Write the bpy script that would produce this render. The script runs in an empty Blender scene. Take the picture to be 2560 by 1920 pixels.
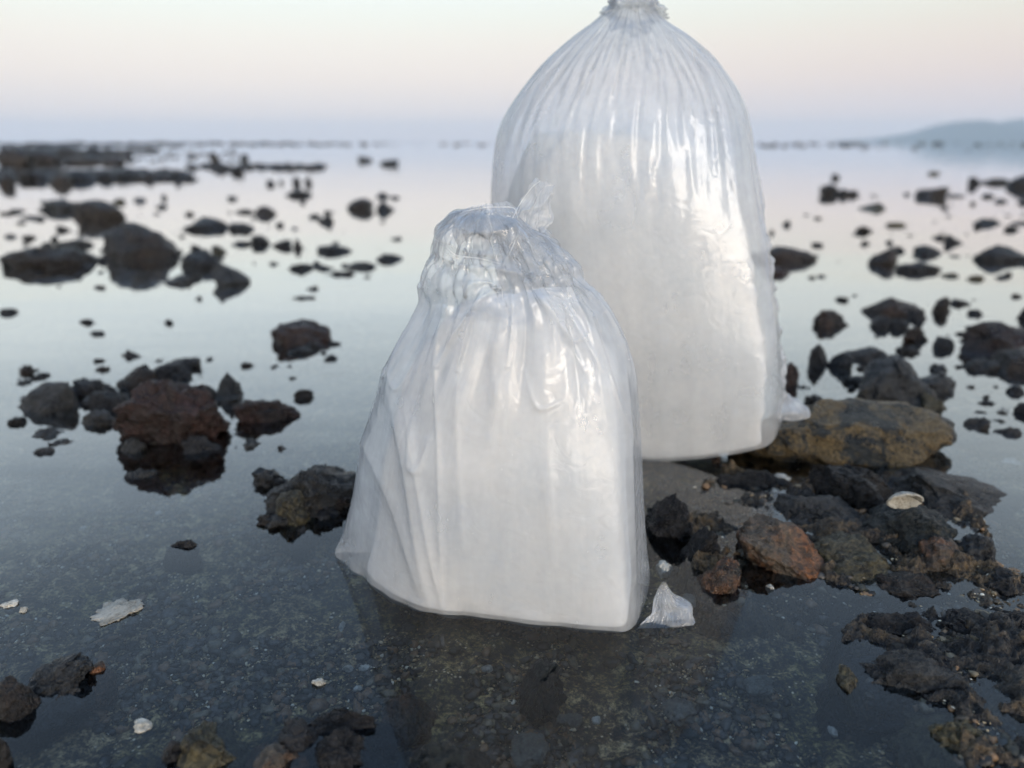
import bpy, math, random
import numpy as np
from mathutils import Vector

# ------------------------------------------------------------------ camera, sky, sun, exposure
scene = bpy.context.scene
CAM_H, PITCH, FOCAL = 0.35, math.radians(17.4), 1932.5      # metres, radians, pixels of a 2560 wide frame
cam_data = bpy.data.cameras.new("camera")
cam = bpy.data.objects.new("camera", cam_data)
scene.collection.objects.link(cam)
cam.location = (0, 0, CAM_H)
cam.rotation_euler = (math.pi / 2 - PITCH, 0, 0)
cam_data.sensor_width = 36.0
cam_data.lens = 36.0 * FOCAL / 2560.0
cam_data.clip_start, cam_data.clip_end = 0.01, 60000.0
cam_data.dof.use_dof = True
cam_data.dof.focus_distance = 0.585
cam_data.dof.aperture_fstop = 3.9
scene.camera = cam

SUN_EL, SUN_AZ = math.radians(13.0), math.radians(160.0)     # low glow behind the camera (azimuth clockwise from +Y)
world = bpy.data.worlds.new("World")
scene.world = world
world.use_nodes = True
wn, wl = world.node_tree.nodes, world.node_tree.links
wn.clear()
w_out = wn.new("ShaderNodeOutputWorld")
w_bg = wn.new("ShaderNodeBackground")
w_sky = wn.new("ShaderNodeTexSky")
w_sky.sky_type = 'NISHITA'
w_sky.sun_disc = False
w_sky.sun_elevation = SUN_EL
w_sky.sun_rotation = SUN_AZ
w_sky.air_density, w_sky.dust_density, w_sky.ozone_density = 1.0, 1.5, 1.5
w_tc = wn.new("ShaderNodeTexCoord")
w_sep = wn.new("ShaderNodeSeparateXYZ")
w_map = wn.new("ShaderNodeMath"); w_map.operation = 'ARCSINE'
w_div = wn.new("ShaderNodeMath"); w_div.operation = 'DIVIDE'; w_div.inputs[1].default_value = math.pi / 2
w_ramp = wn.new("ShaderNodeValToRGB")

# twilight colours opposite the sunset by elevation in degrees: blue-grey earth shadow, pink belt, pale cream, then blue
SKY = [(0.0, (.72, .60, .64)), (1.2, (.56, .46, .55)), (2.6, (.44, .32, .42)), (3.9, (.49, .30, .32)), (5.2, (.52, .32, .28)), (6.6, (.56, .37, .27)),
       (8.0, (.56, .44, .30)), (9.4, (.60, .50, .37)), (13, (.60, .55, .44)), (20, (.54, .56, .51)), (32, (.38, .49, .62)), (50, (.27, .41, .64)), (90, (.19, .33, .60))]
cr = w_ramp.color_ramp
cr.interpolation = 'B_SPLINE'
while len(cr.elements) < len(SKY):
    cr.elements.new(0.5)
for e, (deg, col) in zip(cr.elements, SKY):
    e.position = deg / 90.0
    e.color = col + (1,)
w_glow = wn.new("ShaderNodeMixRGB"); w_glow.blend_type = 'ADD'; w_glow.inputs[0].default_value = 1.0
w_scl = wn.new("ShaderNodeMixRGB"); w_scl.blend_type = 'MULTIPLY'; w_scl.inputs[0].default_value = 1.0
w_scl.inputs[2].default_value = (0.10, 0.10, 0.10, 1)
wl.new(w_tc.outputs["Generated"], w_sep.inputs[0])
wl.new(w_sep.outputs["Z"], w_map.inputs[0])
wl.new(w_map.outputs[0], w_div.inputs[0])
wl.new(w_div.outputs[0], w_ramp.inputs[0])
wl.new(w_sky.outputs[0], w_scl.inputs[1])
wl.new(w_ramp.outputs[0], w_glow.inputs[1])
wl.new(w_scl.outputs[0], w_glow.inputs[2])
wl.new(w_glow.outputs[0], w_bg.inputs[0])
w_bg.inputs[1].default_value = 1.0
wl.new(w_bg.outputs[0], w_out.inputs[0])

sun_data = bpy.data.lights.new("sun", 'SUN')
sun_data.energy, sun_data.angle, sun_data.color = 1.9, math.radians(30), (1.0, 0.94, 0.88)
sun = bpy.data.objects.new("sun", sun_data)
scene.collection.objects.link(sun)
to_sun = Vector((math.sin(SUN_AZ) * math.cos(SUN_EL), math.cos(SUN_AZ) * math.cos(SUN_EL), math.sin(SUN_EL)))
sun.rotation_euler = to_sun.to_track_quat('Z', 'Y').to_euler()

vs = scene.view_settings
vs.view_transform, vs.look, vs.exposure, vs.gamma = 'Standard', 'None', 0.1, 1.0
vs.use_curve_mapping = False
scene.render.engine = 'CYCLES'
cy = scene.cycles
cy.max_bounces, cy.transparent_max_bounces = 7, 20
cy.diffuse_bounces, cy.glossy_bounces, cy.transmission_bounces, cy.volume_bounces = 5, 3, 5, 1
cy.caustics_reflective = cy.caustics_refractive = False
cy.sample_clamp_indirect = 4.0
cy.use_denoising = True
cy.use_adaptive_sampling = True
cy.adaptive_threshold = 0.03

# ------------------------------------------------------------------ helpers
COL = scene.collection
CP, SP = math.cos(PITCH), math.sin(PITCH)


def ray(X, Y):                                  # direction through a point of the 2560x1920 photograph
    a, b = (X - 1280.0) / FOCAL, (960.0 - Y) / FOCAL
    return a, CP + b * SP, -SP + b * CP


def at_y(X, Y, depth):                          # the point of that line of sight at the world distance y = depth
    d = ray(X, Y)
    t = depth / d[1]
    return np.array((d[0] * t, depth, CAM_H + d[2] * t))


def ground_y(Y, z=0.0):
    d = ray(1280, Y)
    return (CAM_H - z) / -d[2] * d[1] if d[2] < -1e-5 else 1e5


_rs = np.random.RandomState(7)
_PERM = np.concatenate([_rs.permutation(256)] * 3)
_GRAD = _rs.normal(size=(256, 3)); _GRAD /= np.linalg.norm(_GRAD, axis=1)[:, None]


def pnoise(P):
    P = np.asarray(P, float)
    I = np.floor(P).astype(int); F = P - I; I &= 255
    W = F * F * F * (F * (F * 6 - 15) + 10)
    out = 0
    for dx in (0, 1):
        for dy in (0, 1):
            for dz in (0, 1):
                h = _PERM[_PERM[_PERM[I[..., 0] + dx & 255] + (I[..., 1] + dy & 255)] + (I[..., 2] + dz & 255)]
                g = _GRAD[h]
                d = g[..., 0] * (F[..., 0] - dx) + g[..., 1] * (F[..., 1] - dy) + g[..., 2] * (F[..., 2] - dz)
                w = (W[..., 0] if dx else 1 - W[..., 0]) * (W[..., 1] if dy else 1 - W[..., 1]) * (W[..., 2] if dz else 1 - W[..., 2])
                out = out + w * d
    return out * 1.6


def fbm(P, octaves=4, gain=0.5, ridged=False):
    a, s, out = 1.0, 1.0, 0.0
    for _ in range(octaves):
        n = pnoise(P * s + 17.3 * s)
        out = out + a * ((1 - 2 * np.abs(n)) if ridged else n)
        a *= gain; s *= 2.03
    return out


def mesh_object(name, verts, faces, mat=None, parent=None, smooth=True, loc=None):
    me = bpy.data.meshes.new(name)
    verts = np.ascontiguousarray(verts, dtype=np.float32)
    faces = np.asarray(faces, dtype=np.int32)
    n, k = faces.shape
    me.vertices.add(len(verts)); me.vertices.foreach_set("co", verts.ravel())
    me.loops.add(n * k); me.loops.foreach_set("vertex_index", faces.ravel())
    me.polygons.add(n)
    me.polygons.foreach_set("loop_start", np.arange(0, n * k, k, dtype=np.int32))
    me.polygons.foreach_set("loop_total", np.full(n, k, dtype=np.int32))
    me.update(calc_edges=True)
    me.validate()
    if smooth:
        me.polygons.foreach_set("use_smooth", np.ones(len(me.polygons), dtype=bool))
    ob = bpy.data.objects.new(name, me)
    if mat:
        me.materials.append(mat)
    COL.objects.link(ob)
    if loc is not None:
        ob.location = [float(c) for c in loc]
    if parent is not None:
        ob.parent = parent
    return ob


def tag(o, label=None, cat=None, group=None, kind=None):
    for k, v in (("label", label), ("category", cat), ("group", group), ("kind", kind)):
        if v:
            o[k] = v
    return o


_ICO = {}


def ico(sub):
    if sub not in _ICO:
        t = (1 + 5 ** 0.5) / 2
        V = [(-1, t, 0), (1, t, 0), (-1, -t, 0), (1, -t, 0), (0, -1, t), (0, 1, t), (0, -1, -t), (0, 1, -t), (t, 0, -1), (t, 0, 1), (-t, 0, -1), (-t, 0, 1)]
        F = [(0, 11, 5), (0, 5, 1), (0, 1, 7), (0, 7, 10), (0, 10, 11), (1, 5, 9), (5, 11, 4), (11, 10, 2), (10, 7, 6), (7, 1, 8),
             (3, 9, 4), (3, 4, 2), (3, 2, 6), (3, 6, 8), (3, 8, 9), (4, 9, 5), (2, 4, 11), (6, 2, 10), (8, 6, 7), (9, 8, 1)]
        V = [np.array(v) / np.linalg.norm(v) for v in V]
        for _ in range(sub):
            mid, G = {}, []

            def m(a, b):
                k = (min(a, b), max(a, b))
                if k not in mid:
                    v = V[a] + V[b]
                    V.append(v / np.linalg.norm(v)); mid[k] = len(V) - 1
                return mid[k]
            for a, b, c in F:
                ab, bc, ca = m(a, b), m(b, c), m(c, a)
                G += [(a, ab, ca), (b, bc, ab), (c, ca, bc), (ab, bc, ca)]
            F = G
        _ICO[sub] = (np.array(V), np.array(F))
    return _ICO[sub]


# ------------------------------------------------------------------ materials
class NT:
    def __init__(s, name):
        s.m = bpy.data.materials.new(name); s.m.use_nodes = True
        s.n, s.l = s.m.node_tree.nodes, s.m.node_tree.links
        s.n.clear(); s.out = s.n.new("ShaderNodeOutputMaterial")

    def new(s, kind, **kw):
        nd = s.n.new("ShaderNode" + kind)
        for k, v in kw.items():
            if k.startswith("i_"):
                key = k[2:]
                key = int(key) if key.isdigit() else key.replace("_", " ")
                if isinstance(v, bpy.types.NodeSocket):
                    s.l.new(v, nd.inputs[key])
                else:
                    nd.inputs[key].default_value = v
            else:
                setattr(nd, k, v)
        return nd

    def math(s, op, a, b=None, c=None, clamp=False):
        nd = s.n.new("ShaderNodeMath"); nd.operation = op; nd.use_clamp = clamp
        for i, v in enumerate((a, b, c)):
            if v is None:
                continue
            if isinstance(v, bpy.types.NodeSocket):
                s.l.new(v, nd.inputs[i])
            else:
                nd.inputs[i].default_value = v
        return nd.outputs[0]

    def ramp(s, fac, stops):
        nd = s.n.new("ShaderNodeValToRGB")
        e = nd.color_ramp.elements
        while len(e) < len(stops):
            e.new(0.5)
        for el, (p, c) in zip(e, stops):
            el.position = p
            el.color = (c, c, c, 1) if not isinstance(c, (tuple, list)) else (tuple(c) + (1,))[:4]
        s.l.new(fac, nd.inputs[0])
        return nd.outputs[0]

    def mix(s, fac, a, b, blend='MIX'):
        nd = s.n.new("ShaderNodeMixRGB"); nd.blend_type = blend
        for i, v in enumerate((fac, a, b)):
            if isinstance(v, bpy.types.NodeSocket):
                s.l.new(v, nd.inputs[i])
            elif isinstance(v, (tuple, list)):
                nd.inputs[i].default_value = (tuple(v) + (1,))[:4]
            else:
                nd.inputs[i].default_value = v
        return nd.outputs[0]

    def coords(s, jitter=True):
        tc = s.new("TexCoord")
        if not jitter:
            return tc.outputs["Object"]
        oi = s.new("ObjectInfo")
        r = s.math('MULTIPLY', oi.outputs["Random"], 37.0)
        add = s.new("VectorMath", operation='ADD')
        cb = s.new("CombineXYZ", i_0=r, i_1=r, i_2=r)
        s.l.new(tc.outputs["Object"], add.inputs[0]); s.l.new(cb.outputs[0], add.inputs[1])
        return add.outputs[0]

    def noise(s, vec, scale, detail=4, rough=0.6, dist=0.0):
        nd = s.new("TexNoise", i_Scale=scale, i_Detail=detail, i_Roughness=rough, i_Distortion=dist)
        s.l.new(vec, nd.inputs["Vector"])
        return nd.outputs["Fac"]

    def done(s, shader, displacement=None):
        s.l.new(shader.outputs[0], s.out.inputs[0])
        return s.m


def rock_material(name, dark, mid, light, patch, patch_at=0.62, patch_w=0.1, scale=22.0, rough=(0.22, 0.5), bump=1.0, tone=0.62):
    t = NT(name)
    v = t.coords()
    n1 = t.noise(v, scale * 1.6, 4, 0.7)
    n2 = t.noise(v, scale * 10, 4, 0.75)
    n3 = t.noise(v, scale * 0.6, 4, 0.65, 0.8)
    f = t.math('ADD', t.math('MULTIPLY', n1, 0.5), t.math('MULTIPLY', n2, 0.5))
    k = lambda c: tuple(q * tone for q in c)
    base = t.ramp(f, [(0.41, k(dark)), (0.5, k(mid)), (0.60, k(light))])
    pm = t.ramp(t.math('ADD', t.math('MULTIPLY', n3, 0.75), t.math('MULTIPLY', n2, 0.25)), [(patch_at - patch_w, 0.0), (patch_at + patch_w, 1.0)])
    grain = t.ramp(n2, [(0.38, 0.25), (0.60, 1.3)])
    pcol = t.mix(1.0, k(patch), grain, 'MULTIPLY')
    col = t.mix(pm, base, pcol)
    oi = t.new("ObjectInfo")
    vary = t.ramp(oi.outputs["Random"], [(0.0, 0.7), (1.0, 1.15)])
    col = t.mix(1.0, col, vary, 'MULTIPLY')
    r = t.ramp(n1, [(0.38, rough[0]), (0.62, rough[1])])
    h = t.math('ADD', n2, t.math('MULTIPLY', n1, 1.3))
    b = t.new("Bump", i_Strength=bump, i_Distance=0.006, i_Height=h)
    p = t.new("BsdfPrincipled", i_Base_Color=col, i_Roughness=r, i_Normal=b.outputs[0])
    p.inputs["Specular IOR Level"].default_value = 0.4
    return t.done(p)


MAT = {
    'k': rock_material("black_wet_stone", (.008, .008, .010), (.020, .019, .021), (.048, .045, .046), (.060, .050, .040)),
    'b': rock_material("dark_brown_stone", (.012, .010, .009), (.034, .027, .023), (.072, .060, .050), (.085, .048, .034)),
    'g': rock_material("grey_stone", (.018, .019, .021), (.050, .051, .053), (.105, .105, .104), (.075, .066, .050)),
    'm': rock_material("maroon_stone", (.016, .011, .010), (.045, .030, .027), (.085, .062, .052), (.080, .040, .034), .55, .08, 18, (.2, .45), 1.0, .55),
    'o': rock_material("orange_rust_stone", (.018, .015, .012), (.060, .045, .032), (.115, .092, .068), (.150, .058, .022), .50, .08, 14, (.22, .5), 1.0, 0.95),
    'y': rock_material("mottled_yellow_stone", (.010, .012, .013), (.024, .027, .027), (.060, .058, .048), (.200, .140, .066), .49, .03, 30, (.22, .5), 1.0, 0.78),
    'v': rock_material("olive_stone", (.014, .013, .010), (.040, .036, .024), (.085, .076, .050), (.110, .090, .045), .52, .10, 18, (.22, .5), 1.0, .85),
    't': rock_material("teal_black_stone", (.006, .009, .010), (.016, .022, .023), (.042, .048, .044), (.120, .095, .055), .63, .05, 22),
    'w': rock_material("pale_shell", (.30, .27, .22), (.52, .49, .42), (.68, .65, .58), (.40, .33, .24), .62, .1, 60, (.4, .7), .5, 1.0),
    's': rock_material("pale_flat_stone", (.075, .070, .056), (.130, .122, .100), (.200, .188, .158), (.100, .085, .060), .6, .1, 40, (.4, .7), .5, 1.0),
}

# ------------------------------------------------------------------ seabed, water, hills
def seabed_z(x, y):
    P = np.stack([x, y, np.zeros_like(x)], -1)
    r = np.hypot(x, y)
    near = np.clip((3.0 - r) / 2.0, 0, 1)
    z = -0.030 + 0.010 * fbm(P * 5.0, 3) * (0.4 + 0.6 * near)
    z += near * (0.0050 * fbm(P * 26.0 + 5, 3) + 0.0022 * np.clip(fbm(P * 95.0 + 9, 2), -0.4, 1))
    return np.minimum(z, 0.004 + 0.25 * np.maximum(z - 0.004, 0)) - np.clip((r - 3) / 40, 0, 1) * 0.25


def fan_grid(rows, angles):
    R, A = np.meshgrid(rows, angles, indexing='ij')
    X, Y = R * np.sin(A), R * np.cos(A)
    n, m = R.shape
    idx = np.arange(n * m).reshape(n, m)
    nxt = np.roll(idx, -1, 1)
    F = np.stack([idx[:-1], nxt[:-1], nxt[1:], idx[1:]], -1).reshape(-1, 4)
    return X.ravel(), Y.ravel(), F


front = np.radians(np.linspace(-52, 52, 560))
back = np.radians(np.linspace(52, 308, 66)[1:-1])
rows = np.concatenate([np.linspace(0.02, 0.28, 10)[:-1], np.geomspace(0.28, 2.6, 330), np.geomspace(2.6, 7000, 60)[1:]])
sx, sy, SF = fan_grid(rows, np.concatenate([front, back]))
sz = seabed_z(sx, sy)

t = NT("seabed_gravel")
v = t.coords(False)
a = t.noise(v, 9, 5, 0.6)
b_ = t.noise(v, 70, 6, 0.75)
c_ = t.noise(v, 330, 3, 0.7)
f = t.math('ADD', t.math('MULTIPLY', b_, 0.62), t.math('MULTIPLY', c_, 0.38))
g1 = t.ramp(f, [(.435, (.008, .006, .005)), (.49, (.062, .044, .023)), (.535, (.21, .148, .070)), (.61, (.62, .46, .24))])
g2 = t.ramp(f, [(.44, (.006, .006, .005)), (.50, (.044, .035, .016)), (.555, (.18, .140, .050)), (.64, (.52, .41, .19))])
col = t.mix(t.ramp(a, [(.42, 0.0), (.58, 1.0)]), g1, g2)
vo = t.new("TexVoronoi", i_Scale=210.0, i_Randomness=1.0); t.l.new(v, vo.inputs["Vector"])
fleck = t.math('MULTIPLY', t.ramp(vo.outputs["Distance"], [(.16, 1.0), (.24, 0.0)]), t.ramp(t.noise(v, 26, 3), [(.5, 0.0), (.62, 1.0)]))
col = t.mix(fleck, col, (.78, .66, .46))
bp = t.new("Bump", i_Strength=1.0, i_Distance=0.004, i_Height=f)
p = t.new("BsdfPrincipled", i_Base_Color=col, i_Roughness=0.55, i_Normal=bp.outputs[0])
M_SEABED = t.done(p)
tag(mesh_object("seabed", np.stack([sx, sy, sz], -1), SF, M_SEABED), kind="structure")

t = NT("sea_water")
v = t.coords(False)
mp = t.new("Mapping"); mp.inputs["Scale"].default_value = (0.35, 1.0, 1.0); t.l.new(v, mp.inputs["Vector"])
w1 = t.noise(mp.outputs[0], 2.2, 1, 0.5)
w2 = t.noise(mp.outputs[0], 14.0, 1, 0.5)
hh = t.math('ADD', t.math('MULTIPLY', w1, 1.0), t.math('MULTIPLY', w2, 0.13))
bp = t.new("Bump", i_Strength=0.38, i_Distance=0.010, i_Height=hh)
fr = t.new("Fresnel", i_IOR=1.36, i_Normal=bp.outputs[0])
fac = t.ramp(fr.outputs[0], [(.02, .026), (.042, .044), (.078, .12), (.11, .24), (.17, .41), (.31, .68), (.43, .80), (.62, .93), (1.0, 1.0)])
gl = t.new("BsdfGlossy", i_Roughness=0.025, i_Normal=bp.outputs[0]); gl.inputs["Color"].default_value = (.98, .99, 1, 1)
tr = t.new("BsdfTransparent"); tr.inputs["Color"].default_value = (.93, .955, .96, 1)
mx = t.new("MixShader", i_0=fac, i_1=tr.outputs[0], i_2=gl.outputs[0])
M_WATER = t.done(mx)
wrows = np.concatenate([np.linspace(0.02, 0.3, 4)[:-1], np.geomspace(0.3, 7000, 60)])
wx, wy, WF = fan_grid(wrows, np.radians(np.linspace(0, 360, 121)[:-1]))
tag(mesh_object("sea_water", np.stack([wx, wy, np.zeros_like(wx)], -1), WF, M_WATER), kind="structure")

# the hazy hills across the bay: a height field that follows the skyline seen over the water
prof = [(2100, 354), (2160, 350), (2210, 346), (2260, 341), (2310, 332), (2370, 314), (2402, 300), (2430, 303), (2455, 309), (2492, 310),
        (2520, 303), (2550, 296), (2590, 297), (2650, 305), (2730, 318), (2850, 332), (3000, 348)]
HY = 5200.0
pp = np.array([at_y(X, Y, HY) for X, Y in prof])
gx = np.linspace(pp[0, 0], pp[-1, 0], 150)
gh = np.interp(gx, pp[:, 0], pp[:, 2])
gh = np.convolve(np.pad(gh, 2, 'edge'), np.ones(5) / 5, 'valid')
gh = gh * (1 + 0.10 * fbm(np.stack([gx / 160, gx * 0, gx * 0 + 3], -1), 4))
gy = np.linspace(-1, 1, 41)
GX, GY = np.meshgrid(gx, gy, indexing='ij')
ridge = np.cos(GY * math.pi / 2) ** 1.3
P = np.stack([GX / 260, GY * 4, GX * 0], -1)
GZ = np.maximum(gh, 0)[:, None] * ridge * (1 + 0.14 * fbm(P, 4) * (1 - ridge * 0.6)) - 3 * (1 - ridge)
ii = np.arange(GX.size).reshape(GX.shape)
HF = np.stack([ii[:-1, :-1], ii[1:, :-1], ii[1:, 1:], ii[:-1, 1:]], -1).reshape(-1, 4)
t = NT("wooded_hill")
v = t.coords(False)
col = t.ramp(t.noise(v, 0.01, 6, 0.65), [(.35, (.022, .034, .026)), (.65, (.060, .068, .050))])
p = t.new("BsdfPrincipled", i_Base_Color=col, i_Roughness=0.9)
M_HILL = t.done(p)
tag(mesh_object("hills", np.stack([GX, HY + GY * 900, GZ], -1).reshape(-1, 3), HF, M_HILL), kind="structure")

# the evening air over the bay
hz = 7200.0
bv = np.array([(x, y, z) for z in (-1.6, 150.0) for y in (-hz, hz) for x in (-hz, hz)], float)
bf = [(0, 2, 3, 1), (4, 5, 7, 6), (0, 1, 5, 4), (2, 6, 7, 3), (0, 4, 6, 2), (1, 3, 7, 5)]
haze = mesh_object("haze", bv, bf, None, smooth=False)
t = NT("evening_haze")
pv = t.new("VolumePrincipled")
pv.inputs["Color"].default_value = (.76, .89, 1.0, 1)
pv.inputs["Density"].default_value = 1.8e-4
pv.inputs["Anisotropy"].default_value = 0.0
t.l.new(pv.outputs[0], t.out.inputs["Volume"])
haze.data.materials.append(t.m)
tag(haze, kind="stuff")

# ------------------------------------------------------------------ stones
def rock_shape(seed, style, sub, dims):
    rs = np.random.RandomState(seed)
    D, F = ico(sub)
    P = D.copy()
    cuts = {'r': 5, 'j': 11, 'f': 6, 'p': 9}[style]
    for _ in range(cuts):
        n = rs.normal(size=3); n[2] = n[2] * 0.6 + (0.25 if style != 'p' else 0.1); n /= np.linalg.norm(n)
        d = rs.uniform(0.62, 0.92) if style in 'rf' else rs.uniform(0.48, 0.85)
        over = np.maximum(P @ n - d, 0)
        P -= over[:, None] * n * rs.uniform(0.75, 0.97)
    if style == 'p':
        k = np.clip(P[:, 2], 0, 1)
        P[:, :2] *= (1 - 0.55 * k)[:, None]
        P[:, 0] += 0.25 * rs.uniform(-1, 1) * k
    P[:, 0] += rs.uniform(-0.45, 0.45) * np.clip(P[:, 2], 0, 1)
    q = D * np.array(dims) / max(dims)
    if dims[2] < 0.35 * dims[0]:
        q = q * (1, 1, 1.6)
    off = rs.uniform(0, 60, 3)
    amp = {'r': 0.19, 'j': 0.22, 'f': 0.24, 'p': 0.17}[style]
    disp = amp * fbm(q * 1.7 + off, 3, 0.5)
    fine = {'r': 0.075, 'j': 0.10, 'f': 0.07, 'p': 0.06}[style]
    disp += fine * fbm(q * 4.5 + off, 3 if sub < 5 else 5, 0.6, style in 'jf') * 0.8
    P *= (1 + disp)[:, None]
    if style == 'j':
        P += 0.10 * np.stack([pnoise(q * 3.1 + off + k * 9) for k in range(3)], -1)
    return P, F


def place_rock(x0, y0, x1, y1, style, depth_ratio=None, sub=None, seed=0, sink=0.0):
    """a stone whose outline above the water fills the box x0..x1, y0..y1 of the photograph (y1 = its water line)"""
    yf = ground_y(y1)
    w = (x1 - x0) / FOCAL * (yf * CP + CAM_H * SP)
    best = None
    ratios = [depth_ratio] if depth_ratio else ([1.15, 1.0] if yf < 0.72 else []) + [0.85, 0.75, 0.65, 0.55, 0.45, 0.38, 0.3]
    for dr in ratios:
        yc = yf + 0.5 * dr * w
        h = at_y(0, y0, yc)[2]
        best = (dr, yc, h)
        if h > 0.20 * w:
            break
    dr, yc, h = best
    h = max(h, 0.004)
    depth = dr * w
    sh = w * (yc * CP + CAM_H * SP) / (yf * CP + CAM_H * SP)
    cx = at_y((x0 + x1) / 2, y1, yc)[0]
    zb = -max(0.034, min(0.5 * h, 0.08))
    if sub is None:
        sub = 5 if yf < 0.95 else (4 if yf < 2.2 else 3)
    P, F = rock_shape(seed, style, sub, (sh, depth, h - zb))
    top, bot = P[:, 2].max(), P[:, 2].min()
    z = zb + (P[:, 2] - bot) / (top - bot) * (h - zb)
    up = z > -0.001
    ex = (P[up, 0].min(), P[up, 0].max()); ey = (P[up, 1].min(), P[up, 1].max())
    x = (P[:, 0] - (ex[0] + ex[1]) / 2) / (ex[1] - ex[0]) * sh
    y = (P[:, 1] - (ey[0] + ey[1]) / 2) / (ey[1] - ey[0]) * depth
    spread = 1 + 0.45 * np.clip(-z / 0.034, 0, 1) ** 0.7          # the foot of the stone widens under water
    return np.stack([x * spread, y * spread, z], -1), F, (cx, yc, -sink)


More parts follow.
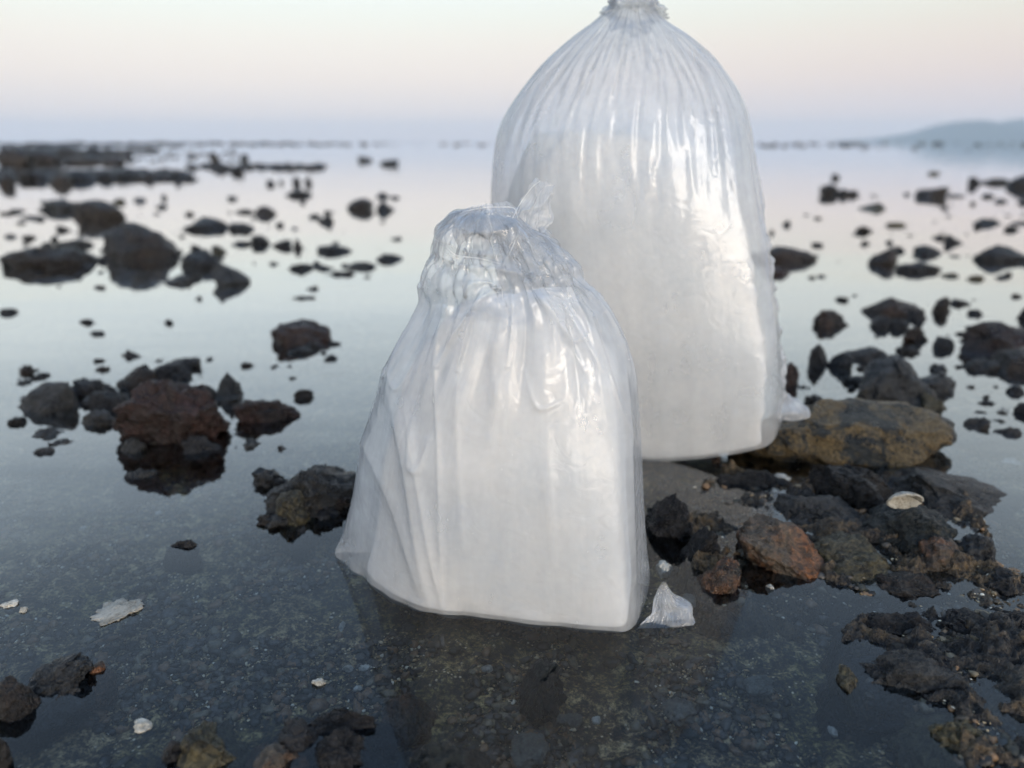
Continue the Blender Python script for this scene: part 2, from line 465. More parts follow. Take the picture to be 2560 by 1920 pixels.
# x0 y0 x1 y1 (photograph pixels, y1 at the water line), shape, stone, name, group, label
G_FAR, G_LEFT, G_MID, G_RIGHT, G_SHOAL, G_FRONT = ("stones far out in the left shallows", "stones around the big boulder on the left", "stones of the maroon cluster",
                                                   "stones scattered in the right shallows", "stones piled beside the rear bag", "stones at the lower edge of the picture")
STONES = """
260 556 452 654 r b boulder 1|biggest rounded brown boulder in the left shallows, mirrored in the water
0 613 240 674 j b boulder 1|wide low dark boulder cut by the left picture edge
134 597 236 615 f g stone 1|thin flat slab behind the wide low boulder at the left edge
195 499 313 552 r b boulder 1|round dark boulder just behind the biggest brown boulder
108 497 189 528 r g stone 1|greyish stone touching the left side of the round dark boulder
281 495 313 508 r v stone 1|small olive hump peeping over the round dark boulder
334 493 366 503 r g stone 1|tiny low stone right of the olive hump
171 526 199 540 f b stone 1|low neck of rock joining the greyish stone and the round boulder
476 611 509 640 r k stone 1|small black knob at the right foot of the biggest brown boulder
455 625 566 674 f k stone 1|low black slab leaning on the biggest brown boulder
529 613 566 634 r v stone 1|little olive knob on the end of the low black slab
535 654 631 714 p g stone 1|grey pyramid-shaped stone in front of the low black slab
403 687 496 712 f g stone 1|low pointed slab in front of the biggest brown boulder
244 644 268 658 f k stone 1|thin dark sliver between the wide boulder and the biggest boulder
452 544 570 577 j k stone 1|long black rock with its hump at the right end
570 556 637 577 f k stone 1|flat black stone directly right of the long humped rock
635 514 692 538 p b stone 1|small peaked brown stone with a flat tail on its left
586 522 636 532 f b stone 1|flat tail of rock left of the small peaked brown stone
688 554 710 565 r k stone 1|tiny round dark stone below the small peaked brown stone
773 534 802 545 r k stone 1|smaller lobe of the heart-shaped pair of dark stones
796 532 834 557 p k stone 1|larger lobe of the heart-shaped pair of dark stones
578 601 627 615 f k stone 1|leftmost flat stone of the dark row of four
625 587 677 613 f k stone 1|second flat stone of the dark row of four
677 599 732 619 j k stone 1|third lumpy stone of the dark row of four
730 597 759 623 p b stone 1|upright brown stone ending the dark row of four
791 611 881 633 f k stone 1|long lens-shaped dark stone right of the row of four
941 633 1008 653 r k stone 1|oval black stone nearest the knotted top of the front bag
718 656 785 677 j k stone 1|humped dark stone at the left end of the low blue-grey row
789 662 838 674 f k stone 1|thin low stone in the middle of the low blue-grey row
814 677 889 689 f b stone 1|thin brownish stone in front of the low blue-grey row
863 654 945 670 f g stone 1|flat blue-grey stone at the right end of the low row
673 653 702 662 r k stone 1|tiny dark stone left of the low blue-grey row
728 739 789 748 f k stone 1|thin dark sliver barely above water, alone in mid water
765 715 797 726 j g stone 1|small grey fleck of rock just above the thin sliver
228 713 264 722 r k stone 1|tiny dark stone below the wide low boulder at left
484 739 505 750 r k stone 1|tiny dark stone below the grey pyramid-shaped stone
0 770 43 787 f k stone 1|pointed dark stone cut by the left picture edge in calm water
199 796 248 809 j k stone 1|small ragged dark stone alone in calm water at left
220 826 264 837 f g stone 1|thin grey sliver just below the small ragged stone
407 798 435 811 r k stone 1|small dark stone alone in the open water above the maroon cluster
677 805 830 868 j m boulder 2|dark rust-streaked boulder standing alone left of the front bag
812 888 846 903 j k stone 2|small dark stone at the right foot of the lone rust-streaked boulder
297 876 354 899 j b stone 2|small ragged stone above the maroon cluster
10 585 43 595 f k stone 0|small flat dark stone near the left edge above the wide boulder
24 522 70 528 f g stone 0|upper of two thin pale slivers at the far left
45 538 114 546 f g stone 0|lower of two thin pale slivers at the far left
868 495 934 526 r b stone 0|round brown stone of the far trio in front of the rear bag
940 506 985 529 p b stone 0|diamond-shaped brown stone of the far trio
940 479 977 494 p k stone 0|small black stone at the back of the far trio
977 489 1001 497 f k stone 0|flat sliver trailing from the back stone of the far trio
1130 527 1200 543 f k stone 0|black stone half hidden behind the top of the front bag
977 592 1007 600 f g stone 0|faint sliver between the far trio and the oval black stone
665 449 688 463 r k stone 0|leftmost of the small dots in the far row
698 449 708 459 r g stone 0|faintest dot in the far row of small stones
732 442 752 461 r k stone 0|middle dark dot in the far row of small stones
761 442 781 461 r k stone 0|rightmost dot in the far row of small stones
714 475 781 491 f k stone 0|flat dark stone just below the far row of dots
403 485 417 497 r k stone 0|tiny far dot above the big boulder's right shoulder
568 489 594 499 r g stone 0|small pale far stone left of the far row of dots
390 510 419 520 f g stone 0|thin pale far sliver above the long humped rock
523 379 549 402 r b stone 0|small brown stone standing in the bright far strip
600 383 622 402 r g stone 0|small grey stone standing in the bright far strip
533 422 566 432 r k stone 0|low dark stone at the right end of the near reef ridge
576 414 610 433 r k stone 0|rounded dark stone just past the end of the near reef ridge
651 416 745 424 f k stone 0|long low dark strip of rock right of the near reef ridge
757 410 814 422 f k stone 0|last low strip of rock tapering out right of the near reef ridge
894 390 931 403 r g stone 0|pale far speck of rock beyond the strips of reef
950 398 998 412 r g stone 0|second pale far speck of rock beyond the strips of reef
0 438 38 466 r b stone 0|first rounded rock of the near reef ridge at the left edge
36 430 82 453 j k stone 0|second rock of the near reef ridge
78 428 128 452 j k stone 0|third, peaked rock of the near reef ridge
122 433 181 463 r b stone 0|broad brown rock jutting forward from the near reef ridge
178 427 246 453 j k stone 0|dark rock with a lump in the middle of the near reef ridge
243 427 282 450 r k stone 0|rounded rock in the middle of the near reef ridge
276 426 356 448 f k stone 0|long level rock of the near reef ridge
350 431 440 446 f k stone 0|long thinning rock of the near reef ridge
430 420 462 448 p k stone 0|pointed rock that ends the near reef ridge
0 369 88 414 r b stone 0|big brown hump of the far reef at the left edge
80 373 152 407 r b stone 0|brown flank of the far reef beside its big hump
146 371 222 392 f b stone 0|level stretch of the far reef right of its flank
214 366 252 382 r b stone 0|small bump on the skyline of the far reef
150 395 262 409 f b stone 0|low front edge of the far reef in the bright water
255 390 312 409 r b stone 0|brown lump ending the low front edge of the far reef
250 372 330 381 f b stone 0|thin far strip right of the bump of the far reef
322 369 402 378 f b stone 0|thinnest far strip fading out right of the far reef
49 954 199 1035 r g boulder 2|smooth grey-brown dome at the left end of the maroon cluster
187 946 293 995 j k stone 2|wrinkled dark stone right of the smooth dome
228 974 338 1035 f k stone 2|blue-black slab in front of the wrinkled dark stone
208 1025 291 1066 r g stone 2|small grey pointed stone low in front of the blue-black slab
297 913 399 975 r b stone 2|rounded brown stone behind the maroon boulder
378 907 484 955 r k stone 2|smooth blue-black stone behind the maroon boulder
419 893 509 925 r k stone 2|smooth dark stone farthest back in the maroon cluster
313 938 582 1125 j m boulder 2|large rugged maroon boulder, tallest of its cluster
539 930 606 998 p g stone 2|pale grey upright stone at the right shoulder of the maroon boulder
586 986 757 1062 j m stone 2|grey-topped stone with a rusty red base right of the maroon cluster
460 1088 557 1135 f k stone 2|low dark slab at the right foot of the maroon boulder
509 962 545 996 r k stone 2|small dark lump between the maroon boulder and the upright grey stone
77 1117 138 1136 r g stone 2|small oval grey stone alone in front of the smooth dome
301 1096 370 1134 r g stone 2|small grey stone at the left foot of the maroon boulder
83 1072 155 1096 f g stone 2|thin grey slab just below the smooth dome
317 1172 391 1198 f g stone 2|flat grey stone in front of the maroon boulder
675 1161 915 1306 j g boulder 2|rough grey boulder partly hidden by the front bag's left edge
690 1230 790 1318 r v stone 2|lumpy brown stone at the front foot of the rough grey boulder
741 1320 768 1333 r k pebble 2|tiny black pebble in front of the rough grey boulder
427 1351 492 1371 f k stone 2|slim dark stone just breaking the water left of the front bag
2078 433 2100 447 r k stone 3|tiny black dot right of the rear bag near the horizon
2047 460 2094 488 r b stone 3|rounded brown stone of the small far chain beside the rear bag
2094 471 2124 490 r b stone 3|middle stone of the small far chain beside the rear bag
2121 474 2146 490 r b stone 3|end stone of the small far chain beside the rear bag
2139 506 2211 524 p v stone 3|low diamond-shaped olive stone below the small far chain
2213 555 2268 565 f v stone 3|thin lens-shaped olive stone below the diamond-shaped one
2289 466 2366 494 j b boulder 3|saddle-shaped brown boulder far out on the right
2366 485 2417 492 f k stone 3|flat tail right of the saddle-shaped boulder
2319 428 2354 436 f v stone 3|small flat stone far beyond the saddle-shaped boulder
2419 442 2449 462 r k stone 3|round knob at the left end of the far right ridge
2445 444 2522 458 f k stone 3|low middle of the far right ridge
2516 434 2585 470 r k boulder 3|dark hump of the far right ridge cut by the picture edge
2483 496 2515 506 r k stone 3|small oval stone below the far right ridge
2546 497 2580 510 r k stone 3|small dark stone at the picture edge below the far right ridge
2425 503 2439 512 r g stone 3|faint tiny stone right of the saddle-shaped boulder's tail
2428 545 2498 562 p k stone 3|low pointed black stone in open water at right
2526 552 2575 560 f k stone 3|thin flat stone at the right picture edge
2357 586 2406 610 p k stone 3|small black wedge of rock tilted to the right
2282 613 2352 638 r k stone 3|oval black stone below the small black wedge
2430 612 2551 656 p k boulder 3|broad pointed black boulder with a pale shine near the right edge
2169 620 2243 664 j b boulder 3|upright brown stone, tallest of the right middle group
2233 654 2344 682 f k stone 3|long tapering slab trailing right of the upright brown stone
2350 681 2395 694 f v stone 3|first flat greenish pebble past the tapering slab
2411 688 2464 700 f v stone 3|second flat olive pebble past the tapering slab
2488 688 2520 698 f k stone 3|third flat dark pebble past the tapering slab
2243 618 2256 626 r g pebble 3|tiny speck right of the upright brown stone
1957 550 1977 564 r k pebble 3|small dark pebble next to the rear bag's right edge
1923 572 1936 585 r k pebble 3|tiny pebble against the rear bag's right edge
1860 615 2037 656 r b boulder 3|dark boulder peeping out behind the rear bag's right edge
1900 668 1971 690 r m stone 3|reddish stone just below the boulder behind the rear bag
2160 743 2298 795 p b boulder 3|peaked brown boulder with a long left slope
2268 772 2318 802 r k stone 3|blue-black stone on the right flank of the peaked brown boulder
2171 789 2226 822 r k stone 3|round black stone below the peaked brown boulder
2222 795 2270 824 r k stone 3|dark low stone in the hollow below the peaked brown boulder
2329 739 2375 784 j b stone 3|small hooked brown stone right of the peaked boulder
2374 747 2428 764 f k stone 3|flat pointed stone trailing from the hooked brown stone
2027 773 2116 818 r b boulder 3|egg-shaped brown stone alone right of the rear bag
2245 813 2310 855 j b stone 3|speckled brown stone hanging below the round black stone
2019 860 2074 920 r k stone 3|tall dark round stone left of the grey rough clump
2067 881 2130 926 r k stone 3|low dark stone beside the tall dark round stone
2101 870 2214 908 f k stone 3|flat dark slab behind the grey rough clump
2127 894 2340 1020 j g boulder 3|shaggy grey lump of rock above the mottled boulder
2255 930 2375 985 j g stone 3|pale rough arm of rock on the right of the shaggy grey lump
2295 984 2366 1030 j v stone 3|small brown rough stone at the right foot of the shaggy grey lump
2384 805 2600 893 j m boulder 3|big purple-brown boulder at the right picture edge
2329 842 2384 876 j k stone 3|small black stone left of the big purple-brown boulder
2480 868 2640 935 r b boulder 3|smooth dark boulder in front of the big purple-brown one
2405 900 2495 932 f k stone 3|low slab under the big purple-brown boulder
2544 752 2610 802 r k stone 3|dark round stone cut by the right picture edge
2536 1002 2620 1044 r k stone 3|dark stone at the right picture edge level with the mottled boulder
2405 1046 2475 1076 r b stone 3|low brown stone barely above water right of the mottled boulder
2468 1068 2550 1092 f k stone 3|thin dark stone behind it near the right edge
1958 905 1992 966 r m stone 3|narrow reddish stone peeping past the rear bag's lower right
1800 1008 2372 1172 r y boulder 4|large mottled yellow and black boulder under the rear bag's corner
2210 1172 2500 1300 p g boulder 4|long dark wedge with a pale green tip pointing right
2022 1172 2222 1285 j k boulder 4|rough black rock in the middle of the pile
1788 1176 1975 1218 f k stone 4|low black ledge in front of the mottled boulder
1825 1303 2040 1450 r o boulder 4|orange rust-coloured boulder in the middle of the pile
1939 1239 2136 1330 r g stone 4|grey-brown stone directly behind the orange boulder
2013 1353 2208 1456 r v boulder 4|olive-brown stone right of the orange boulder
2150 1268 2356 1400 r t boulder 4|blue-black flecked boulder behind the olive-brown stone
2278 1344 2400 1432 r o stone 4|tan stone at the right foot of the blue-black flecked boulder
2390 1335 2486 1420 j g stone 4|grey angular stone at the right end of the pile
1742 1399 1848 1488 r o stone 4|small brown stone at the left end of the pile beside the orange boulder
1614 1228 1726 1352 j k boulder 4|round black stone just right of the front bag
1701 1318 1790 1408 j k stone 4|chain of small black rock leading from the round black stone
2440 1425 2560 1492 j k stone 4|wet black ledge at the right edge below the pile
2190 1440 2330 1500 j b stone 4|low crumbly brown rock in front of the olive-brown stone
2140 1530 2326 1592 j k stone 5|low wet black rock lying across the lower right
2324 1590 2498 1655 j v stone 5|blocky olive rock at the lower right
2330 1536 2470 1596 f k stone 5|flat wet black slab behind the blocky olive rock
2465 1552 2590 1634 j k stone 5|rippled wet black rock at the lower right edge
2151 1650 2384 1750 j g boulder 5|grey ridged rock right of the egg-shaped dark stone
2306 1800 2464 1890 p v stone 5|smooth half-sunken wedge near the lower right corner
2480 1864 2600 1940 j k stone 5|black rock in the lower right corner
7 1696 105 1806 r b stone 5|smooth lower lobe of the cracked rock at lower left
87 1649 246 1752 j g boulder 5|cracked grey rock with a rusty right end at lower left
228 1664 268 1686 r o pebble 5|small rusty nub on the end of the cracked grey rock
-20 1841 30 1935 r b stone 5|brown stone cut by the left edge at lower left
456 1815 615 1935 j v boulder 5|grey-green craggy rock at the bottom edge
411 1852 470 1908 r k stone 5|small black stone left of the grey-green craggy rock
644 1866 756 1940 j o stone 5|orange-brown rock at the bottom edge beside the black lobes
748 1767 950 1838 j k stone 5|upper lobe of the wet black rock at the bottom
786 1833 925 1940 j k boulder 5|lower, largest lobe of the wet black rock at the bottom
700 1808 812 1884 r k stone 5|left lobe of the wet black rock at the bottom
1007 1868 1176 1945 r t stone 5|blue-black smooth stone at the bottom edge, centre
"""
GROUPS = [G_FAR, G_LEFT, G_MID, G_RIGHT, G_SHOAL, G_FRONT]
for i, line in enumerate(STONES.strip().splitlines()):
    head, label = line.split("|")
    x0, y0, x1, y1, style, mk, name, g = head.split()
    V, F, loc = place_rock(float(x0), float(y0), float(x1), float(y1), style, seed=100 + i)
    o = mesh_object(name, V, F, MAT[mk], loc=loc)
    tag(o, label, "pebble" if name == "pebble" else "stone", GROUPS[int(g)])

# stones and shells lying under the water: x0 y0 x1 y1 of the outline, thickness in metres, height of the top above the water, stone
SUNKEN = """
2085 1628 2156 1728 .034 .007 r v stone|egg-shaped dark stone at the left of the lower right pair
1270 1612 1420 1732 .034 .0045 j t stone|dark stone with amber edges just breaking the water before the front bag
954 1691 1098 1806 .030 -.002 r o stone|brown and rust stone just under the water before the front bag
1275 1811 1376 1906 .010 -.012 f s slab|large pale flat stone under water near the bottom centre
1390 1772 1462 1806 .008 -.012 f s slab|small pale angular slab under water right of the large pale flat stone
1649 1729 1740 1796 .010 -.012 f s slab|dull grey slab under water below the bag's torn corner
1854 1672 1937 1726 .010 -.010 f s slab|pale oval slab under water at lower right
1770 1509 1852 1555 .016 -.005 r t stone|teal-black stone under water right of the torn bag corner
235 1485 351 1557 0.006 .0034 f w shell|big ragged cream-coloured shell under water at lower left
329 1790 380 1823 0.006 .0034 f w shell|slim white elongated shell under water at lower left
0 1494 43 1512 0.006 .0034 f w shell|pale shell flake at the left edge above the cracked rock
49 1512 67 1523 0.006 .0034 f w shell|small round pale flake beside the shell at the left edge
779 1691 820 1705 0.006 .0034 f w shell|cream shell piece left of the rust stone under water
856 1656 884 1672 .005 -.010 f w shell|left one of two buff pebbles under the bag's front
896 1654 926 1672 .005 -.010 f w shell|right one of two buff pebbles under the bag's front
882 1710 906 1723 .004 -.010 f w shell|small white flake near the cream shell piece
846 1548 862 1572 .004 -.010 f w shell|slim white flake under the bag's left corner
1203 1657 1232 1673 .005 -.010 r w pebble|cream pebble left of the dark stone with amber edges
1478 1783 1502 1802 .005 -.010 r w shell|bright white shell bit near the bottom centre right
1637 1390 1683 1422 .014 .003 r w stone|pale chalky stone beside the front bag's right edge
1935 1175 1976 1198 .012 .004 r w stone|pale chalky stone on the ledge before the mottled boulder
1779 1127 1806 1147 .014 .008 r o pebble|amber pebble under the rear bag's front edge
1916 1454 1939 1470 .008 .002 r w pebble|white pebble at the foot of the orange boulder
2250 1450 2278 1474 .010 .004 r v pebble|greenish pebble below the olive-brown stone
1704 1476 1748 1508 .008 -.006 f s stone|yellowish flat stone beside the torn bag corner
2510 1140 2550 1160 .005 -.006 f w shell|white flake under water at the far right edge
2405 1196 2440 1215 .005 -.008 f w shell|small cream flake under water right of the mottled boulder
2490 1278 2530 1298 .005 -.006 f w shell|white flake just right of the pale green tip of the wedge
386 1273 405 1284 .004 -.010 f w shell|small white flake in the water left of the rough grey boulder
196 1312 214 1322 .004 -.010 f w shell|small cream flake in the water below the small oval stone
2070 1808 2094 1836 .004 -.010 f w shell|tiny white broken shell at the lower right centre
"""
for i, line in enumerate(SUNKEN.strip().splitlines()):
    head, label = line.split("|")
    x0, y0, x1, y1, th, top, style, mk, name = head.split()
    x0, y0, x1, y1, th, top = map(float, (x0, y0, x1, y1, th, top))
    ya, yb = ground_y(y1, top), ground_y(y0, top)
    yc = (ya + yb) / 2
    a, b = at_y(x0, (y0 + y1) / 2, yc), at_y(x1, (y0 + y1) / 2, yc)
    P, F = rock_shape(900 + i, style, 4, (1, 1, .4))
    P = P / np.abs(P).max(0) * np.array(((b[0] - a[0]) / 2, (yb - ya) / 2, th / 2))
    if mk == 'w':
        ang = np.arctan2(P[:, 1], P[:, 0])
        k = 1 + 0.22 * pnoise(np.stack([np.cos(ang) * 2.2, np.sin(ang) * 2.2, ang * 0 + i * 3.7], -1)) + 0.1 * pnoise(np.stack([np.cos(ang) * 6, np.sin(ang) * 6, ang * 0 + i * 5.1], -1))
        P[:, :2] *= k[:, None]
    o = mesh_object(name, P, F, MAT[mk], loc=((a[0] + b[0]) / 2, yc, top - th / 2))
    tag(o, label, "shell" if name == "shell" else "stone", "shells and stones seen through the water")

# the open limpet shell wedged in the pile
lv, lf = [], []
for i in range(25):
    for j in range(9):
        a, r = 2 * math.pi * i / 24, 0.25 + 0.75 * j / 8
        lv.append((0.016 * r * math.cos(a), 0.011 * r * math.sin(a), 0.008 * (1 - r ** 2) + 0.0006 * math.sin(a * 9) * r))
for i in range(24):
    for j in range(8):
        k = i * 9 + j
        lf.append((k, k + 9, k + 10, k + 1))
lim = mesh_object("limpet_shell", lv, lf, MAT['w'], loc=at_y(2262, 1266, 0.635) + np.array((0, 0, 0.004)))
lim.rotation_euler = (math.radians(-58), math.radians(6), 0.1)
so = lim.modifiers.new("wall", 'SOLIDIFY'); so.thickness = 0.0018
tag(lim, "ring-shaped cream limpet shell wedged in the dark pile of stones", "shell")

# the low wet shelf of reef rock that runs from behind the front bag to the lower right
poly = np.array([(1640, 1215), (1760, 1165), (2000, 1160), (2320, 1175), (2520, 1290), (2600, 1390), (2700, 1500), (2700, 1990), (2440, 1990), (2350, 1790), (2180, 1770), (2060, 1740),
                 (2060, 1620), (2110, 1520), (1900, 1480), (1760, 1500), (1700, 1440), (1690, 1340), (1620, 1300)], float)
hx, hy = np.meshgrid(np.linspace(0.09, 0.56, 380), np.linspace(0.33, 0.86, 420), indexing='ij')
hz_ = CAM_H
zc = hy * CP + CAM_H * SP
ix, iy = 1280 + FOCAL * hx / zc, 960 - FOCAL * (hy * SP - CAM_H * CP) / zc
inside = np.zeros(hx.shape, bool)
dist = np.full(hx.shape, 1e9)
for k in range(len(poly)):
    (xa, ya), (xb, yb) = poly[k - 1], poly[k]
    c = ((ya > iy) != (yb > iy)) & (ix < (xb - xa) * (iy - ya) / (yb - ya + 1e-9) + xa)
    inside ^= c
    tt = np.clip(((ix - xa) * (xb - xa) + (iy - ya) * (yb - ya)) / ((xb - xa) ** 2 + (yb - ya) ** 2), 0, 1)
    dist = np.minimum(dist, np.hypot(ix - xa - tt * (xb - xa), iy - ya - tt * (yb - ya)))
Ph = np.stack([hx, hy, hx * 0], -1)
edge = np.clip(np.where(inside, dist, -dist) / 85 + 0.1 + 0.75 * fbm(Ph * 17 + 40, 4), -1, 1)
rg = fbm(Ph * 20 + 31, 5, 0.58, True)
lump = fbm(Ph * 11 + 12, 3)
pile = np.clip((1470 - iy) / 200, 0, 1)
hz_ = -0.036 + 0.026 * np.clip(edge * 1.6, -1.6, 1) + np.clip(edge + 0.3, 0, 1) * (0.0105 * rg + 0.013 * lump - 0.008 + 0.003 * pile + 0.004 * np.clip((iy - 1480) / 150, 0, 1) * np.clip((ix - 2150) / 200, 0, 1))
hz_ += 0.0030 * fbm(Ph * 62 + 8, 3, 0.6, True) * np.clip(edge + 0.4, 0, 1) + 0.0012 * fbm(Ph * 150 + 3, 3)
hi_ = np.arange(hx.size).reshape(hx.shape)
SHF = np.stack([hi_[:-1, :-1], hi_[1:, :-1], hi_[1:, 1:], hi_[:-1, 1:]], -1).reshape(-1, 4)
M_SHELF = rock_material("wet_reef_rock", (.008, .008, .009), (.024, .022, .021), (.060, .053, .043), (.125, .085, .045), .52, .07, 16, (.16, .45), 1.0, 1.0)
tag(mesh_object("reef_shelf", np.stack([hx, hy, hz_], -1).reshape(-1, 3), SHF, M_SHELF), kind="structure")

# loose gravel and shell grit on the seabed, and the rubble of the far reef
def scatter(name, mats, n, size, flat, place, seed, sub=0, far=0.0):
    rs = np.random.RandomState(seed)
    D, F = ico(sub)
    C = place(rs, n)
    n = len(C)
    s = size[0] + (size[1] - size[0]) * rs.power(0.35, n) if False else size[0] + (size[1] - size[0]) * rs.rand(n) ** 2.6
    if far:
        s = s * np.maximum(1, C[:, 1] * far)
    R = rs.rand(n) * 6.283
    Vv = D[None] * (1 + 0.35 * rs.uniform(-1, 1, (n, len(D), 1)))
    Vv = Vv * np.stack([rs.uniform(.7, 1.3, n), rs.uniform(.5, 1.0, n), flat * rs.uniform(.6, 1.2, n)], -1)[:, None] * s[:, None, None]
    x = Vv[..., 0] * np.cos(R)[:, None] - Vv[..., 1] * np.sin(R)[:, None]
    y = Vv[..., 0] * np.sin(R)[:, None] + Vv[..., 1] * np.cos(R)[:, None]
    z = Vv[..., 2] + (Vv[..., 0] * rs.uniform(-.3, .3, (n, 1)))
    Vv = np.stack([x, y, z], -1) + C[:, None]
    FF = F[None] + (np.arange(n) * len(D))[:, None, None]
    o = mesh_object(name, Vv.reshape(-1, 3), FF.reshape(-1, 3), None, smooth=sub > 0)
    for m in mats:
        o.data.materials.append(m)
    o.data.polygons.foreach_set("material_index", np.repeat(rs.randint(0, len(mats), n), len(F)).astype(np.int32))
    tag(o, kind="stuff")
    return o


def bed_top(x, y):                              # whatever lies uppermost: the seabed or the shelf
    z = seabed_z(x, y)
    i = np.clip(np.rint((x - 0.09) / 0.47 * 379), 0, 379).astype(int); j = np.clip(np.rint((y - 0.33) / 0.53 * 419), 0, 419).astype(int)
    on = (x > 0.09) & (x < 0.56) & (y > 0.33) & (y < 0.86)
    return np.where(on, np.maximum(z, hz_[i, j]), z)


def near_bed(rs, n):
    Y = rs.uniform(1050, 1990, n); X = rs.uniform(-60, 2620, n)
    gy_ = np.array([ground_y(v, -0.025) for v in Y])
    gx_ = (X - 1280) / FOCAL * (gy_ * CP + (CAM_H + 0.025) * SP)
    keep = fbm(np.stack([gx_ * 11, gy_ * 11, gx_ * 0 + 2], -1), 3) + rs.uniform(-.25, .25, n) > 0.05
    gx_, gy_ = gx_[keep], gy_[keep]
    gz_ = bed_top(gx_, gy_)
    low = gz_ < 0.001
    return np.stack([gx_, gy_, gz_ + 0.0008], -1)[low]


def flat_mat(name, c, r=0.5):
    t = NT(name)
    n = t.noise(t.coords(False), 400, 3)
    col = t.mix(1.0, c, t.ramp(n, [(.3, .55), (.7, 1.25)]), 'MULTIPLY')
    return t.done(t.new("BsdfPrincipled", i_Base_Color=col, i_Roughness=r))


GR = [flat_mat("grit_" + str(i), c) for i, c in enumerate([(.018, .015, .012), (.070, .055, .038), (.20, .160, .100), (.035, .034, .024), (.22, .13, .065), (.10, .085, .068)])]
SH = [flat_mat("shell_grit_" + str(i), c) for i, c in enumerate([(.80, .66, .44), (.88, .80, .64), (.66, .48, .26), (.52, .39, .21), (.46, .30, .15)])]
scatter("gravel", GR, 30000, (0.0008, 0.0060), .6, near_bed, 5, 1)
scatter("shell_grit", SH, 30000, (0.0003, 0.0021), .35, near_bed, 6, 0)


def fragments(rs, n):
    out = []
    for (xa, xb, ya, yb, m) in ((40, 760, 900, 1130, 70), (0, 640, 500, 720, 60), (560, 1000, 500, 700, 40), (2000, 2560, 480, 700, 60), (2000, 2560, 740, 1060, 90), (640, 860, 1180, 1330, 26), (660, 850, 840, 900, 14)):
        for a, b in zip(rs.uniform(xa, xb, m), rs.uniform(ya, yb, m)):
            g_ = ground_y(b)
            out.append(at_y(a, b, g_) * (1, 1, 0) + (0, 0, rs.uniform(-0.006, 0.0)))
    return np.array(out)


fr_ = scatter("rock_fragments", [MAT['k'], MAT['b'], MAT['g']], 1, (0.004, 0.020), .6, fragments, 12, 2, 0.5)
fr_["label"] = "small dark rock fragments strewn between the stones in the shallows"


def far_reef(rs, n):
    out = []
    for (xa, xb, ya, yb, m) in ((0, 460, 358, 366, 300), (100, 820, 357.5, 364, 260), (600, 1250, 358, 365, 50), (0, 330, 374, 406, 800), (0, 200, 368, 380, 300),
                                (1880, 2160, 358, 368, 60), (2080, 2560, 359, 367, 40), (300, 620, 378, 406, 60), (2150, 2560, 366, 382, 18), (0, 470, 430, 450, 600), (470, 820, 412, 424, 120)):
        X = rs.uniform(xa, xb, m); Y = ya + (yb - ya) * rs.rand(m)
        for a, b in zip(X, Y):
            g_ = min(ground_y(max(b, 357.0)), 160)
            out.append(at_y(a, b, g_) * (1, 1, 0) + (0, 0, 0))
    return np.array(out)


rr = scatter("reef_rubble", [MAT['b'], MAT['k']], 1, (0.03, 0.10), .5, far_reef, 8, 1, 0.045)
rr["label"] = "broken rubble of the distant reef along the horizon"

# ------------------------------------------------------------------ the two plastic bags
def film_material(name, haze_lo, haze_hi, streak=1.0, gloss=0.9, crinkle=0.5, clear_at=0.7, clear_k=1.0):
    t = NT(name)
    uv = t.new("UVMap", uv_map="uv").outputs[0]
    ob = t.coords(False)
    mp = t.new("Mapping"); mp.inputs["Scale"].default_value = (30.0, 2.6, 1.0); t.l.new(uv, mp.inputs["Vector"])
    s1 = t.noise(mp.outputs[0], 1.0, 3, 0.6, 0.4)
    crk = t.noise(ob, 42, 2, 0.5, 1.2)
    crk = t.math('ABSOLUTE', t.math('SUBTRACT', crk, 0.5))          # sharp little creases
    fog = t.noise(ob, 14, 4, 0.6)
    h = t.math('ADD', t.math('MULTIPLY', s1, 0.8 * streak), t.math('MULTIPLY', crk, crinkle))
    bp = t.new("Bump", i_Strength=0.6, i_Distance=0.004, i_Height=h)
    fac = t.ramp(t.math('ADD', t.math('MULTIPLY', fog, 0.7), t.math('MULTIPLY', s1, 0.3)), [(.38, haze_lo), (.64, haze_hi)])
    sp = t.new("SeparateXYZ"); t.l.new(uv, sp.inputs[0])
    fac = t.math('MULTIPLY', fac, t.ramp(sp.outputs[1], [(clear_at - 0.1, 1.0), (clear_at + 0.1, clear_k)]))
    tr = t.new("BsdfTransparent"); tr.inputs["Color"].default_value = (.975, .98, .985, 1)
    df = t.new("BsdfDiffuse", i_Normal=bp.outputs[0]); df.inputs["Color"].default_value = (.90, .92, .95, 1)
    tl = t.new("BsdfTranslucent", i_Normal=bp.outputs[0]); tl.inputs["Color"].default_value = (.90, .92, .95, 1)
    md = t.new("MixShader", i_0=0.35, i_1=df.outputs[0], i_2=tl.outputs[0])
    m1 = t.new("MixShader", i_0=fac, i_1=tr.outputs[0], i_2=md.outputs[0])
    fr = t.new("Fresnel", i_IOR=1.5, i_Normal=bp.outputs[0])
    gf = t.math('MINIMUM', t.math('MULTIPLY', fr.outputs[0], gloss), 0.45)
    gl = t.new("BsdfGlossy", i_Roughness=0.07, i_Normal=bp.outputs[0])
    m2 = t.new("MixShader", i_0=gf, i_1=m1.outputs[0], i_2=gl.outputs[0])
    return t.done(m2)


